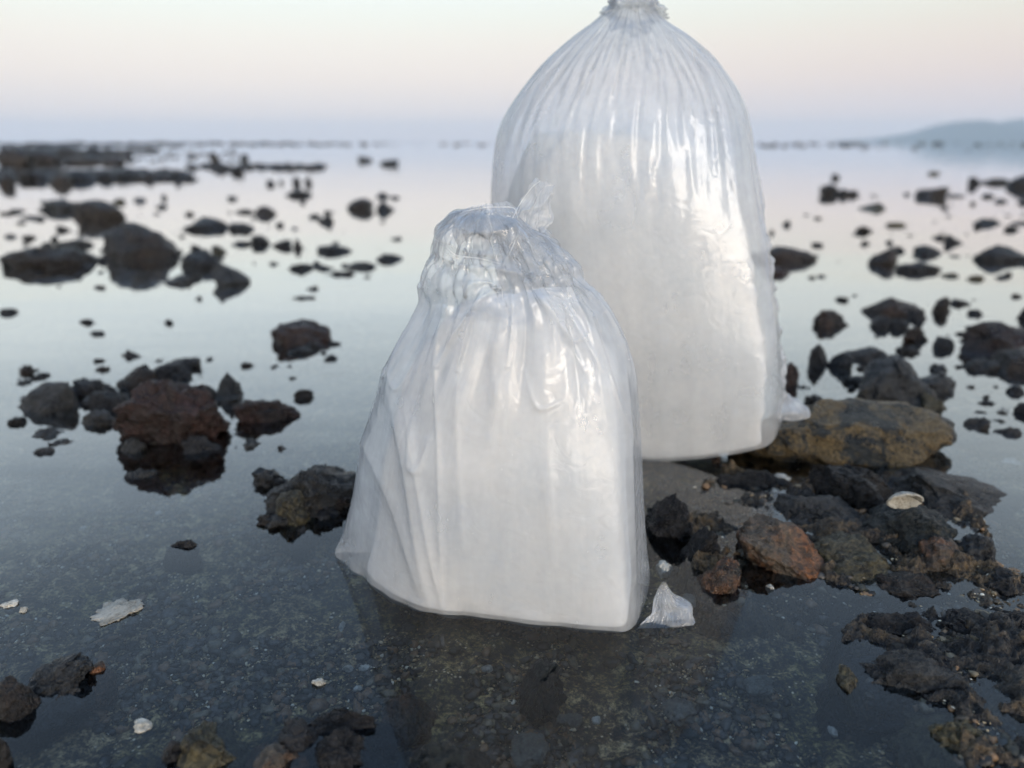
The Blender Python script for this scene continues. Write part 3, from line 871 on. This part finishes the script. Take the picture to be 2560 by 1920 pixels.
def contents_material(name, cool, warm):
    t = NT(name)
    ob = t.coords(False)
    n = t.noise(ob, 7, 4, 0.6)
    n2 = t.noise(ob, 60, 5, 0.65)
    col = t.mix(t.ramp(n, [(.40, 0.0), (.62, 1.0)]), cool, warm)
    col = t.mix(1.0, col, t.ramp(n2, [(.3, .97), (.7, 1.02)]), 'MULTIPLY')
    bp = t.new("Bump", i_Strength=0.25, i_Distance=0.003, i_Height=n2)
    df = t.new("BsdfDiffuse", i_Color=col, i_Normal=bp.outputs[0])
    tl = t.new("BsdfTranslucent", i_Color=col)
    md = t.new("MixShader", i_0=0.12, i_1=df.outputs[0], i_2=tl.outputs[0])
    return t.done(md)


def resample(Pl, n):                            # n points evenly spaced along a polyline (ends kept)
    d = np.r_[0, np.cumsum(np.linalg.norm(np.diff(Pl, axis=0), axis=1))]
    q = np.linspace(0, d[-1], n)
    return np.stack([np.interp(q, d, Pl[:, k]) for k in range(3)], -1)


def bag_form(keys, NV, NU, gusset, lift=3.0):
    """keys: (left x, left y, left depth, right x, right y, right depth, front bulge, back bulge) from the base to the top;
    returns rings (NV, NU, 3); columns 0..NU/2 run over the front from the left to the right edge, the rest over the back"""
    K = np.array(keys, float)
    L = np.array([at_y(k[0], k[1], k[2]) for k in K]); R = np.array([at_y(k[3], k[4], k[5]) for k in K])
    arc = np.r_[0, np.cumsum(0.5 * np.linalg.norm(np.diff(L, axis=0), axis=1) + 0.5 * np.linalg.norm(np.diff(R, axis=0), axis=1))]
    arc /= arc[-1]
    v = np.linspace(0, 1, NV)

    def curve(A):
        A = np.asarray(A)
        y = np.interp(v, arc, A)
        k = max(3, NV // 34) | 1
        pad = k // 2
        s = np.convolve(np.r_[2 * y[0] - y[pad:0:-1], y, 2 * y[-1] - y[-2:-pad - 2:-1]], np.ones(k) / k, 'valid')
        return s
    Li = np.stack([curve(L[:, k]) for k in range(3)], -1); Ri = np.stack([curve(R[:, k]) for k in range(3)], -1)
    bf, bb = curve(K[:, 6]), curve(K[:, 7])
    s = (1 - np.cos(np.linspace(0, math.pi, 121))) / 2
    box = np.clip(np.minimum(s / gusset, (1 - s) / 0.115), 0, 1)
    box = 0.5 * np.sin(box * math.pi / 2) + 0.5 * (box * box * (3 - 2 * box)) ** 0.7
    ell = np.sqrt(np.clip(1 - (2 * s - 1) ** 2, 0, 1)) ** 0.85
    out = np.zeros((NV, NU, 3))
    h = NU // 2
    for i in range(NV):
        w = np.clip(v[i] * 1.5, 0, 1)
        pf = box * (1 - w) + ell * w
        base = Li[i] + (Ri[i] - Li[i]) * s[:, None]
        lowk = np.clip(1 - v[i] / 0.25, 0, 1)
        base[:, 2] += (Ri[i][2] - Li[i][2]) * (s ** lift - s) * lowk
        fr = base + np.outer(pf * bf[i], (0, -1, 0)); bk = base + np.outer(ell * bb[i], (0, 1, 0))
        out[i, :h + 1] = resample(fr, h + 1)
        out[i, h:] = resample(bk[::-1], NU - h + 1)[:-1]
    return out, v


def normals(S):
    du = np.roll(S, -1, 1) - np.roll(S, 1, 1)
    dv = np.empty_like(S); dv[1:-1] = S[2:] - S[:-2]; dv[0] = S[1] - S[0]; dv[-1] = S[-1] - S[-2]
    n = np.cross(du, dv)
    return n / np.maximum(np.linalg.norm(n, axis=-1, keepdims=True), 1e-9)


def up2(A):                                     # double the resolution of a ring grid
    NV, NU = A.shape[:2]
    B = np.empty((NV, NU * 2, 3)); B[:, ::2] = A; B[:, 1::2] = (A + np.roll(A, -1, 1)) / 2
    C = np.empty((NV * 2 - 1, NU * 2, 3)); C[::2] = B; C[1::2] = (B[:-1] + B[1:]) / 2
    return C


def slack_film(S, eu, ev, inn, out, att, iters, seed, amp, X=None, iso=False, crumple_at=2.0):
    """lets a film with spare length (eu around, ev upwards) settle on the form S: it buckles into folds"""
    rs = np.random.RandomState(seed)
    n = normals(S)
    if X is None:
        q = S * 14.0
        k1, k2 = ((2.6, 2.6, 2.6), (6, 6, 6)) if iso else ((3.0, 3.0, .5), (8, 8, 1.2))
        X = S + n * (amp * (pnoise(q * k1 + seed) + 0.6 * pnoise(q * k2 + seed * 2)))[..., None]
        wc = np.clip((np.linspace(0, 1, len(S)) - crumple_at) / 0.08, 0, 1)
        X += np.stack([pnoise(q * 3.2 + seed + 11 * k) + 0.5 * pnoise(q * 7 + seed + 5 * k) for k in range(3)], -1) * (0.011 * wc)[:, None, None]
    X = X + n * (rs.normal(size=S.shape[:2]) * amp * 0.05)[..., None]
    rh = np.linalg.norm(np.roll(S, -1, 1) - S, axis=-1) * eu[:, None]
    rv = np.linalg.norm(S[1:] - S[:-1], axis=-1) * ev
    d1 = np.linalg.norm(np.roll(S, -1, 1)[1:] - S[:-1], axis=-1) * (0.5 * eu[1:, None] + 0.5)
    d2 = np.linalg.norm(np.roll(S, 1, 1)[1:] - S[:-1], axis=-1) * (0.5 * eu[1:, None] + 0.5)

    def pull(a, b, rest, k):
        d = b - a
        l = np.sqrt((d * d).sum(-1)) + 1e-9
        return d * (0.5 * k * (l - rest) / l)[..., None]
    for it in range(iters):
        for p in (0, 1):                        # around the ring
            a = X[:, p::2]; b = np.roll(X, -1, 1)[:, p::2]
            c = pull(a, b, rh[:, p::2], 0.9)
            X[:, p::2] += c
            if p == 0:
                X[:, 1::2] -= c
            else:
                X[:, 0::2] -= np.roll(c, 1, 1)
        for p in (0, 1):                        # upwards
            m = (len(X) - p) // 2
            a = X[p:p + 2 * m:2]; b = X[p + 1:p + 1 + 2 * m:2]
            m = min(len(a), len(b)); a = a[:m]; b = b[:m]
            c = pull(a, b, rv[p:p + 2 * m:2][:m], 0.9)
            X[p:p + 2 * m:2] += c; X[p + 1:p + 1 + 2 * m:2] -= c
        c = pull(X[:-1], np.roll(X, -1, 1)[1:], d1, 0.25)
        X[:-1] += c; X[1:] -= np.roll(c, 1, 1)
        c = pull(X[:-1], np.roll(X, 1, 1)[1:], d2, 0.25)
        X[:-1] += c; X[1:] -= np.roll(c, -1, 1)
        lap = (np.roll(X, 1, 1) + np.roll(X, -1, 1)) / 2 - X
        X += 0.10 * lap
        lap = np.zeros_like(X); lap[1:-1] = (X[2:] + X[:-2]) / 2 - X[1:-1]
        X += 0.10 * lap
        X += att[:, None, None] * (S - X)
        dn = ((X - S) * n).sum(-1)
        X += n * (np.clip(dn, -inn[:, None], out[:, None]) - dn)[..., None]
    return X


def film_object(name, X, v, mat, parent, cap=False):
    NV, NU = X.shape[:2]
    rows_ = [X]
    if cap:                                     # close the base towards its middle line
        c = 0.5 * (X[0] + X[0][(-np.arange(NU)) % NU])
        base = [X[0] * (1 - k) + c * k for k in (0.25, 0.6, 1.0)]
        rows_ = [np.array(base[::-1])] + rows_
        v = np.r_[-0.03, -0.02, -0.01, v]
    A = np.concatenate(rows_)
    n = len(A)
    idx = np.arange(n * NU).reshape(n, NU)
    nx = np.roll(idx, -1, 1)
    F = np.stack([idx[:-1], nx[:-1], nx[1:], idx[1:]], -1).reshape(-1, 4)
    o = mesh_object(name, A.reshape(-1, 3), F, mat, parent)
    uv = o.data.uv_layers.new(name="uv")
    U = np.arange(NU) / NU
    ua, ub = np.broadcast_to(U, (n - 1, NU)), np.broadcast_to(U + 1 / NU, (n - 1, NU))
    va, vb = np.broadcast_to(v[:-1, None], (n - 1, NU)), np.broadcast_to(v[1:, None], (n - 1, NU))
    co = np.stack([np.stack([ua, va], -1), np.stack([ub, va], -1), np.stack([ub, vb], -1), np.stack([ua, vb], -1)], 2)
    if len(uv.data) == co.size // 2:
        uv.data.foreach_set("uv", np.ascontiguousarray(co, dtype=np.float32).ravel())
    return o


def contents_object(name, X, hi, left, right, gap, mat, seed, uneven=0.016):
    """the cloudy filling: it presses against the settled film up to row hi and ends in an uneven top"""
    A = X[:hi].copy()
    for _ in range(10):
        A[1:-1] += 0.25 * (A[2:] + A[:-2] - 2 * A[1:-1])
        A += 0.25 * (np.roll(A, 1, 1) + np.roll(A, -1, 1) - 2 * A)
    n = normals(A)
    c = A.mean(1, keepdims=True)
    n = np.where((((A - c) * n).sum(-1, keepdims=True)) < 0, -n, n)
    A = A - n * gap
    NU = A.shape[1]
    h = NU // 2
    L, R = A[:, :1].copy(), A[:, h:h + 1].copy()
    ax = R - L
    f = ((A - L) * ax).sum(-1, keepdims=True) / (ax * ax).sum(-1, keepdims=True)
    A = A + (np.clip(f, left, right) - f) * ax
    for _ in range(60):                         # soft shoulders
        A += 0.25 * (np.roll(A, 1, 1) + np.roll(A, -1, 1) - 2 * A)
    t_ = np.clip((np.arange(hi) / hi - 0.74) / 0.26, 0, 1)[:, None, None]
    mid = A.mean(1, keepdims=True)
    A = A + (mid - A) * np.array((0.26, 0.5, 0)) * t_ ** 1.8
    A[..., 2] += (t_[..., 0] * uneven * fbm(A * 13 + seed, 3))
    top = A[-1].mean(0)
    capr = np.array([A[-1] + (top - A[-1]) * k + np.array((0, 0, 0.010 * math.sin(k * 1.5))) for k in (0.12, 0.3, 0.5, 0.72, 0.95)])
    bot = A[0].mean(0)
    capb = np.array([A[0] + (bot - A[0]) * k for k in (0.95, 0.5)])
    A = np.concatenate([capb, A, capr])
    m = len(A)
    idx = np.arange(m * NU).reshape(m, NU); nx = np.roll(idx, -1, 1)
    F = np.stack([idx[:-1], nx[:-1], nx[1:], idx[1:]], -1).reshape(-1, 4)
    return mesh_object(name, A.reshape(-1, 3), F, mat)


def crumpled_sheet(name, corners, nu, nv, amp, freq, seed, mat, parent, taper=None, thick=0.0):
    """a loose scrap of film spanning four 3-D corners, crushed into facets"""
    a, b, c, d = [np.array(p, float) for p in corners]
    u, v = np.meshgrid(np.linspace(0, 1, nu), np.linspace(0, 1, nv), indexing='ij')
    Pn = (a[None, None] * ((1 - u) * (1 - v))[..., None] + b[None, None] * (u * (1 - v))[..., None] + c[None, None] * (u * v)[..., None] + d[None, None] * ((1 - u) * v)[..., None])
    q = np.stack([u * freq, v * freq, u * 0 + seed], -1)
    fold = np.stack([(np.abs(pnoise(q + k * 7.7)) * 2 - 0.5 + 0.45 * pnoise(q * 1.9 + k * 3.1)) for k in range(3)], -1)
    Pn = Pn + amp * fold
    edge = 0.12 * amp * np.stack([pnoise(np.stack([u * 9, v * 9, u * 0 + seed + k], -1)) for k in range(3)], -1)
    Pn = Pn + edge
    Pn[..., 2] = np.maximum(Pn[..., 2], 0.0008)
    idx = np.arange(nu * nv).reshape(nu, nv)
    F = np.stack([idx[:-1, :-1], idx[1:, :-1], idx[1:, 1:], idx[:-1, 1:]], -1).reshape(-1, 4)
    o = mesh_object(name, Pn.reshape(-1, 3), F, mat, parent)
    uvl = o.data.uv_layers.new(name="uv")
    UV = np.stack([u, v], -1).reshape(-1, 2)
    uvl.data.foreach_set("uv", np.ascontiguousarray(UV[F.ravel()], dtype=np.float32).ravel())
    return o


def D(x, y):                                    # points measured on a 2212 pixel wide copy of the photograph
    return x * 2560 / 2212, y * 2560 / 2212


def key(xl, yl, dl, xr, yr, dr, bf, bb):
    return (*D(xl, yl), dl, *D(xr, yr), dr, bf, bb)


FRONT = [key(720, 1203, .609, 1404, 1268, .558, .069, .015), key(718, 1188, .610, 1410, 1240, .560, .072, .020), key(735, 1155, .605, 1402, 1180, .556, .072, .025), key(760, 1060, .600, 1393, 1060, .552, .076, .035),
         key(775, 955, .594, 1387, 950, .550, .076, .04), key(800, 880, .588, 1383, 870, .548, .070, .045), key(828, 793, .582, 1371, 795, .546, .062, .045),
         key(880, 715, .572, 1346, 715, .546, .052, .042), key(920, 648, .562, 1308, 645, .546, .046, .036), key(929, 612, .556, 1258, 592, .546, .040, .034),
         key(927, 572, .553, 1217, 560, .546, .038, .032), key(932, 535, .551, 1206, 538, .546, .035, .028), key(946, 503, .550, 1190, 508, .546, .029, .022),
         key(972, 480, .549, 1158, 486, .546, .019, .012), key(996, 462, .548, 1126, 464, .546, .009, .006), key(1002, 447, .547, 1112, 445, .546, .002, .002)]
REAR = [key(1120, 940, .925, 1692, 905, .835, .055, .05), key(1098, 830, .925, 1695, 850, .838, .068, .07), key(1080, 690, .92, 1690, 740, .845, .080, .09),
        key(1064, 540, .92, 1668, 580, .855, .088, .10), key(1060, 440, .92, 1643, 450, .865, .092, .10), key(1066, 350, .92, 1626, 360, .87, .092, .10),
        key(1075, 285, .918, 1617, 290, .875, .090, .095), key(1094, 245, .916, 1608, 245, .878, .087, .09), key(1130, 190, .912, 1587, 195, .88, .080, .08),
        key(1180, 132, .905, 1547, 138, .883, .068, .065), key(1240, 78, .898, 1490, 84, .885, .050, .045), key(1296, 38, .893, 1432, 50, .887, .032, .026),
        key(1322, 12, .89, 1408, 18, .89, .020, .016), key(1330, -14, .89, 1402, -12, .89, .018, .014), key(1318, -48, .89, 1414, -44, .89, .022, .018),
        key(1296, -95, .89, 1440, -90, .89, .028, .024)]

M_FILM_F = film_material("clear_plastic_film", 0.25, 0.50, 0.3, 0.9, 0.5, 0.80, 0.75)
M_FILM_C = film_material("clear_plastic_film_crumpled", 0.08, 0.28, 0.1, 1.3, 0.8)
M_FILM_R = film_material("clear_plastic_film_rear", 0.24, 0.47, 0.4)
M_FILL_F = contents_material("cloudy_white_filling", (.78, .82, .87), (.93, .905, .875))
M_FILL_R = contents_material("cloudy_cream_filling", (.82, .84, .86), (.93, .91, .88))


def build_film(keys, gusset, seed, eu_top, eu_body, free_at, iters, amp=0.006, iso=False, lift=3.0, loose=0.020, crumple_at=2.0, start=0):
    X = None
    for lev in range(start, 3):
        NV, NU = (44 << lev) + 1, 64 << lev
        S, v = bag_form(keys, NV, NU, gusset, lift)
        k = np.clip((v - free_at) / (1 - free_at), 0, 1)
        eu = eu_body + (eu_top - eu_body) * k ** 0.8
        inn = 0.002 + loose * np.clip(k * 2.5, 0, 1)
        out = 0.004 + 0.006 * np.clip(k * 2, 0, 1)
        att = 0.004 + 0.02 * np.clip(1 - v / 0.03, 0, 1) + 0.0 * k
        if X is not None:
            X = up2(X)
        X = slack_film(S, eu, 1.012, inn, out, att, iters[lev], seed + lev, amp / (1 + lev), X, iso, crumple_at)
    X = up2(X)
    for _ in range(2):
        X[1:-1] += 0.25 * (X[2:] + X[:-2] - 2 * X[1:-1])
        X += 0.25 * (np.roll(X, 1, 1) + np.roll(X, -1, 1) - 2 * X)
    return S, X, np.linspace(0, 1, len(X))


def bag_root(name, S):
    root = bpy.data.objects.new(name, None)
    COL.objects.link(root)
    root.location = (float(S[0, :, 0].mean()), float(S[0, :, 1].mean()), 0)
    return root


def adopt(o, root):                             # keep world positions while the Empty at the base carries the part
    o.parent = root
    o.matrix_parent_inverse = root.matrix_basis.inverted()
    return o


def droplets(name, X, n, where, size, seed, mat, root):
    rs = np.random.RandomState(seed)
    nn = normals(X)
    h = X.shape[1] // 2
    wgt = where(np.linspace(0, 1, X.shape[0])[:, None], np.linspace(0, 1, h)[None, :]).ravel()
    pick = rs.choice(wgt.size, n, p=wgt / wgt.sum())
    i, j = pick // h, pick % h
    i = np.clip(i, 0, X.shape[0] - 2)
    fu, fv = rs.rand(n, 1), rs.rand(n, 1)
    a, b, c, d = X[i, j], X[i, (j + 1) % X.shape[1]], X[i + 1, j], X[i + 1, (j + 1) % X.shape[1]]
    Pn = (a * (1 - fu) + b * fu) * (1 - fv) + (c * (1 - fu) + d * fu) * fv
    N = nn[i, j]
    N = np.where((N[:, 1:2] > 0), -N, N)
    Dv, F = ico(1)
    s = size[0] + (size[1] - size[0]) * rs.rand(n) ** 4
    long = 1 + (rs.rand(n) < 0.12) * rs.uniform(0.3, 1.0, n)
    t1 = np.cross(N, (0, 0, 1.0)); t1 /= np.linalg.norm(t1, axis=1)[:, None] + 1e-9
    t2 = np.cross(N, t1)
    V = (Dv[None, :, 0:1] * t1[:, None] + Dv[None, :, 1:2] * t2[:, None] * long[:, None, None] + 0.55 * Dv[None, :, 2:3] * N[:, None]) * s[:, None, None] + Pn[:, None] + N[:, None] * 0.0002
    FF = F[None] + (np.arange(n) * len(Dv))[:, None, None]
    o = mesh_object(name, V.reshape(-1, 3), FF.reshape(-1, 3), mat)
    tag(o, kind="stuff")
    return adopt(o, root)


t = NT("water_drop")
fr = t.new("Fresnel", i_IOR=1.33)
gl = t.new("BsdfGlossy", i_Roughness=0.02)
tp = t.new("BsdfTransparent")
geo = t.new("NewGeometry")
front_ = t.math('SUBTRACT', 1.0, geo.outputs["Backfacing"])
M_DROP = t.done(t.new("MixShader", i_0=t.math('MULTIPLY', fr.outputs[0], front_), i_1=tp.outputs[0], i_2=gl.outputs[0]))

def project(P):                                  # onto the 2212 pixel wide copy
    d = P - np.array((0, 0, CAM_H))
    z = d[..., 1] * CP - d[..., 2] * SP
    return np.stack([(1280 + FOCAL * d[..., 0] / z), 960 - FOCAL * (d[..., 1] * SP + d[..., 2] * CP) / z], -1) * (2212 / 2560)


def crease(X, lines):
    """pinched folds running over the front of the film along measured lines"""
    h = X.shape[1] // 2 + 1
    q = project(X[:, :h]); n = normals(X)[:, :h]
    n = np.where(n[..., 1:2] > 0, -n, n)
    add = np.zeros(q.shape[:2])
    for amp, w, pts in lines:
        P0 = np.array(pts, float)
        tq = np.linspace(0, len(P0) - 1, 6 * len(P0))
        P0 = np.stack([np.interp(tq, np.arange(len(P0)), P0[:, k]) for k in (0, 1)], -1)
        for _ in range(8):
            P0[1:-1] += 0.25 * (P0[2:] + P0[:-2] - 2 * P0[1:-1])
        pts = P0
        best = np.full(q.shape[:2], 1e9)
        m = len(pts) - 1
        fade = np.ones(q.shape[:2])
        for k in range(m):
            a, b = np.array(pts[k], float), np.array(pts[k + 1], float)
            tt = np.clip(((q - a) @ (b - a)) / ((b - a) @ (b - a)), 0, 1)
            dd = np.linalg.norm(q - a - tt[..., None] * (b - a), axis=-1)
            f = np.sin(np.clip((k + tt) / m, 0.04, 0.96) * math.pi) ** 0.5
            fade = np.where(dd < best, f, fade); best = np.minimum(best, dd)
        add += amp * fade * np.exp(-np.abs(best / w) ** 1.4)
    X[:, :h] += n * add[..., None]
    return X


def rim(points, r, mat, root, name="bright_folded_edge"):
    """the bright line along a folded film edge, as a thin tube through points"""
    P = np.array(points, float)
    tt = np.linspace(0, len(P) - 1, len(P) * 8)
    Q = np.stack([np.interp(tt, np.arange(len(P)), P[:, k]) for k in range(3)], -1)
    for _ in range(6):
        Q[1:-1] += 0.3 * (Q[2:] + Q[:-2] - 2 * Q[1:-1])
    T = np.gradient(Q, axis=0); T /= np.linalg.norm(T, axis=1)[:, None]
    A = np.cross(T, (0.2, 1, 0.1)); A /= np.linalg.norm(A, axis=1)[:, None]
    B = np.cross(T, A)
    rad = r * np.sin(np.linspace(0.15, math.pi - 0.15, len(Q))) ** 0.5
    V = np.stack([Q + rad[:, None] * (A * math.cos(k) + B * math.sin(k)) for k in np.linspace(0, 2 * math.pi, 7)[:-1]], 1)
    idx = np.arange(V.shape[0] * 6).reshape(-1, 6); nx = np.roll(idx, -1, 1)
    F = np.stack([idx[:-1], nx[:-1], nx[1:], idx[1:]], -1).reshape(-1, 4)
    return adopt(mesh_object(name, V.reshape(-1, 3), F, mat), root)


def on_film(S, x, y, lift=0.0012):              # the point of a film's front nearest to a measured picture point
    h = S.shape[1] // 2 + 1
    q = project(S[:, :h])
    d = ((q - (x, y)) ** 2).sum(-1)
    i, j = np.unravel_index(d.argmin(), d.shape)
    p = at_y(*D(x, y), S[i, j, 1])
    return p + np.array((0, -lift, 0))


SF_, XF, vF = build_film(FRONT, 0.36, 11, 1.34, 1.03, 0.50, (80, 60, 30), 0.005, loose=0.016, crumple_at=0.74)
nF = normals(XF)
wF = np.clip((vF - 0.73) / 0.07, 0, 1)[:, None] * np.clip((1 - vF) / 0.05, 0, 1)[:, None]
qF = XF * 26
XF = XF + nF * (wF * (0.0065 * (np.abs(pnoise(qF + 3)) * 2 - 0.4) + 0.003 * (np.abs(pnoise(qF * 2.1 + 8)) * 2 - 0.4)))[..., None]
XF[..., 0] += wF * 0.006 * pnoise(qF * 0.7 + 21)
XF = crease(XF, [(.0035, 6, [(1092, 605), (1010, 672), (945, 790)]), (.0035, 6, [(1130, 600), (1190, 668), (1262, 800)]), (.0030, 6, [(1050, 612), (1004, 720), (990, 800)]), (.0030, 6, [(1160, 590), (1240, 690), (1300, 800)]),
                 (.0030, 7, [(1105, 610), (1110, 700), (1095, 790)]), (.003, 6, [(945, 545), (1000, 580), (1080, 582), (1150, 598)]), (.003, 5, [(960, 520), (1010, 548), (1070, 552)]), (.003, 5, [(1000, 650), (1015, 610), (1070, 612), (1092, 640)]),
                 (.003, 6, [(1110, 480), (1100, 540), (1082, 590)]), (.0025, 6, [(1195, 545), (1170, 580), (1150, 570)]), (.003, 8, [(985, 500), (1060, 505), (1118, 490)]),
                 (.0022, 6, [(960, 665), (936, 760), (945, 900), (950, 1100), (956, 1318)]), (.0014, 9, [(1002, 700), (986, 830), (990, 1000), (1002, 1185)]),
                 (.0040, 13, [(830, 800), (878, 1000), (905, 1200), (928, 1308)]), (.0026, 8, [(872, 870), (905, 1050), (930, 1200), (952, 1300)]),
                 (.0028, 12, [(778, 950), (850, 1090), (890, 1220), (915, 1298)]), (.0026, 8, [(1345, 740), (1358, 900), (1362, 1050), (1372, 1260)]),
                 (.0020, 6, [(1226, 640), (1212, 695), (1228, 745), (1268, 725)]), (.0014, 6, [(1132, 800), (1160, 892), (1216, 866)]),
                 (.0022, 6, [(872, 715), (838, 800), (856, 855), (904, 765)]), (.0022, 6, [(892, 905), (884, 1012), (906, 1022), (926, 950)]),
                 (.0020, 7, [(1262, 640), (1300, 760), (1330, 850), (1368, 960)]), (.0012, 10, [(1060, 720), (1075, 860), (1060, 980)]), (.0012, 12, [(1180, 930), (1190, 1080), (1200, 1220)])])
fb = bag_root("plastic_bag", SF_)
tag(fb, "nearest clear plastic bag with crumpled top, beaded with drops, in front of the taller bag", "plastic bag", "filled plastic bags standing in the shallows")
wob = np.clip(1 - vF / 0.05, 0, 1)[:, None]
XF[..., 2] += wob * 0.0035 * pnoise(np.stack([XF[..., 0] * 28, XF[..., 1] * 28, XF[..., 0] * 0 + 4], -1))
XF[..., 1] += wob * 0.004 * pnoise(np.stack([XF[..., 0] * 45, XF[..., 1] * 45, XF[..., 0] * 0 + 9], -1))
adopt(film_object("film", XF, vF, M_FILM_F, None), fb)
NVF = len(SF_)
fill = contents_object("cloudy_filling", XF, int(len(XF) * 0.745), 0.12, 0.965, 0.0050, M_FILL_F, 3, 0.030)
tag(fill, "milky white filling inside the front plastic bag", "bag contents", "contents of the bags")
droplets("water_droplets", XF, 2600, lambda v, u: (np.exp(-((u - 0.20 - 0.10 * (1 - v)) / 0.05) ** 2) * 2.2 + np.exp(-((u - 0.93) / 0.05) ** 2) * 1.6 + 0.20) * (v < 0.8) * (0.4 + 0.6 * (v < .5)), (0.00022, 0.0011), 4, M_DROP, fb)
# the loose ends of the folded-over top
ear = [(1100, 486), (1122, 440), (1150, 402), (1166, 391), (1176, 408), (1192, 402), (1190, 440), (1184, 478), (1160, 505)]
e = [at_y(*D(1092, 498), .538), at_y(*D(1182, 505), .543), at_y(*D(1200, 396), .550), at_y(*D(1158, 382), .546)]
adopt(crumpled_sheet("loose_ear", e, 70, 70, 0.0034, 1.7, 2.0, M_FILM_F, None), fb)
e = [at_y(*D(1095, 495), .552), at_y(*D(1150, 505), .556), at_y(*D(1186, 430), .560), at_y(*D(1128, 425), .560)]
adopt(crumpled_sheet("loose_ear", e, 50, 50, 0.0035, 1.8, 5.0, M_FILM_C, None), fb)
e = [at_y(*D(975, 505), .520), at_y(*D(1125, 505), .520), at_y(*D(1112, 445), .532), at_y(*D(998, 452), .532)]
adopt(crumpled_sheet("folded_rim", e, 80, 60, 0.0026, 1.5, 9.0, M_FILM_C, None), fb)
t = NT("bright_film_edge")
M_EDGE = t.done(t.new("BsdfPrincipled", i_Base_Color=(.88, .87, .85, 1), i_Roughness=0.25))  # pale colour puts the bright highlight of the folded edges into the tubes
for r_, pts in ((.00016, ear[:4]), (.00018, [(1000, 456), (1050, 447), (1112, 446), (1118, 470)]), (.00018, [(936, 512), (968, 535), (985, 552), (1035, 556), (1080, 568)]),
                (.00014, [(1006, 648), (1012, 620), (1030, 606), (1066, 610), (1085, 622), (1086, 648)]), (.0002, [(1124, 496), (1108, 530), (1100, 548)])):
    rim([on_film(SF_, x, y, 0.003) for x, y in pts], r_, M_EDGE, fb)
TORN = [key(1374, 1358, .502, 1506, 1344, .508, .003, .006), key(1384, 1342, .507, 1500, 1326, .512, .006, .008), key(1399, 1318, .511, 1492, 1305, .516, .007, .008),
        key(1412, 1292, .516, 1460, 1292, .518, .008, .008), key(1420, 1274, .518, 1446, 1274, .519, .005, .005), key(1430, 1262, .519, 1438, 1262, .519, .001, .001)]
ST_, XT, vT = build_film(TORN, 0.5, 71, 1.16, 1.16, 0.0, (40, 10, 4), 0.012, True, loose=0.010)
cf = adopt(film_object("torn_corner", XT, vT, M_FILM_F, None), fb)
cf["label"] = "crumpled corner of the film lying in the water"

SR_, XR, vR = build_film(REAR, 0.30, 31, 1.22, 1.035, 0.40, (0, 80, 30), 0.0035, lift=3.0, loose=0.009, start=1)
hR = XR.shape[1] // 2
wj = np.exp(-((np.arange(XR.shape[1]) - hR) / 14.0) ** 2)[None, :] * (np.clip(vR / 0.03, 0, 1) * np.clip((0.62 - vR) / 0.1, 0, 1))[:, None]
qr = XR * 38
XR = XR + (0.0055 * wj * pnoise(qr * (1, 1, 1.6)))[..., None] * np.array((1.0, -0.6, 0)) + (0.003 * wj * pnoise(qr * 2.6 + 9))[..., None] * np.array((1.0, -0.6, 0))
rb = bag_root("plastic_bag", SR_)
tag(rb, "taller knotted plastic bag standing behind the front bag against the mottled boulder", "plastic bag", "filled plastic bags standing in the shallows")
adopt(film_object("film", XR, vR, M_FILM_R, None), rb)
NVR = len(SR_)
fillr = contents_object("cloudy_filling", XR, int(len(XR) * 0.60), 0.05, 0.945, 0.0060, M_FILL_R, 8)
tag(fillr, "creamy white filling inside the rear plastic bag", "bag contents", "contents of the bags")
droplets("water_droplets", XR, 500, lambda v, u: (np.exp(-((u - 0.93) / 0.06) ** 2) * 2 + 0.12) * (v < 0.6), (0.0005, 0.0016), 14, M_DROP, rb)
TORN = [key(1676, 906, .830, 1750, 893, .836, .010, .012), key(1682, 890, .836, 1744, 880, .842, .014, .012), key(1686, 872, .842, 1730, 868, .846, .012, .010),
        key(1692, 860, .846, 1714, 858, .848, .006, .006), key(1698, 853, .848, 1708, 853, .848, .002, .002)]
ST_, XT, vT = build_film(TORN, 0.5, 83, 1.15, 1.15, 0.0, (40, 10, 4), 0.012, True, loose=0.010)
cr_ = adopt(film_object("loose_corner", XT, vT, M_FILM_R, None), rb)
cr_["label"] = "white crumpled corner of the film resting on the boulder"
# the knot: a crushed collar wound round the gathered neck
kc = at_y(*D(1368, 14), .885)
Dk, Fk = ico(4)
qk = Dk * 2.6
Pk = Dk * np.array((0.0260, 0.026, 0.022)) * (1 + 0.45 * (np.abs(pnoise(qk)) * 2 - 0.5) + 0.16 * (np.abs(pnoise(qk * 2.4 + 4)) * 2 - .5))[:, None]
kn = mesh_object("knot", Pk + kc, Fk, M_FILM_C)
kn.data.uv_layers.new(name="uv")
adopt(kn, rb)
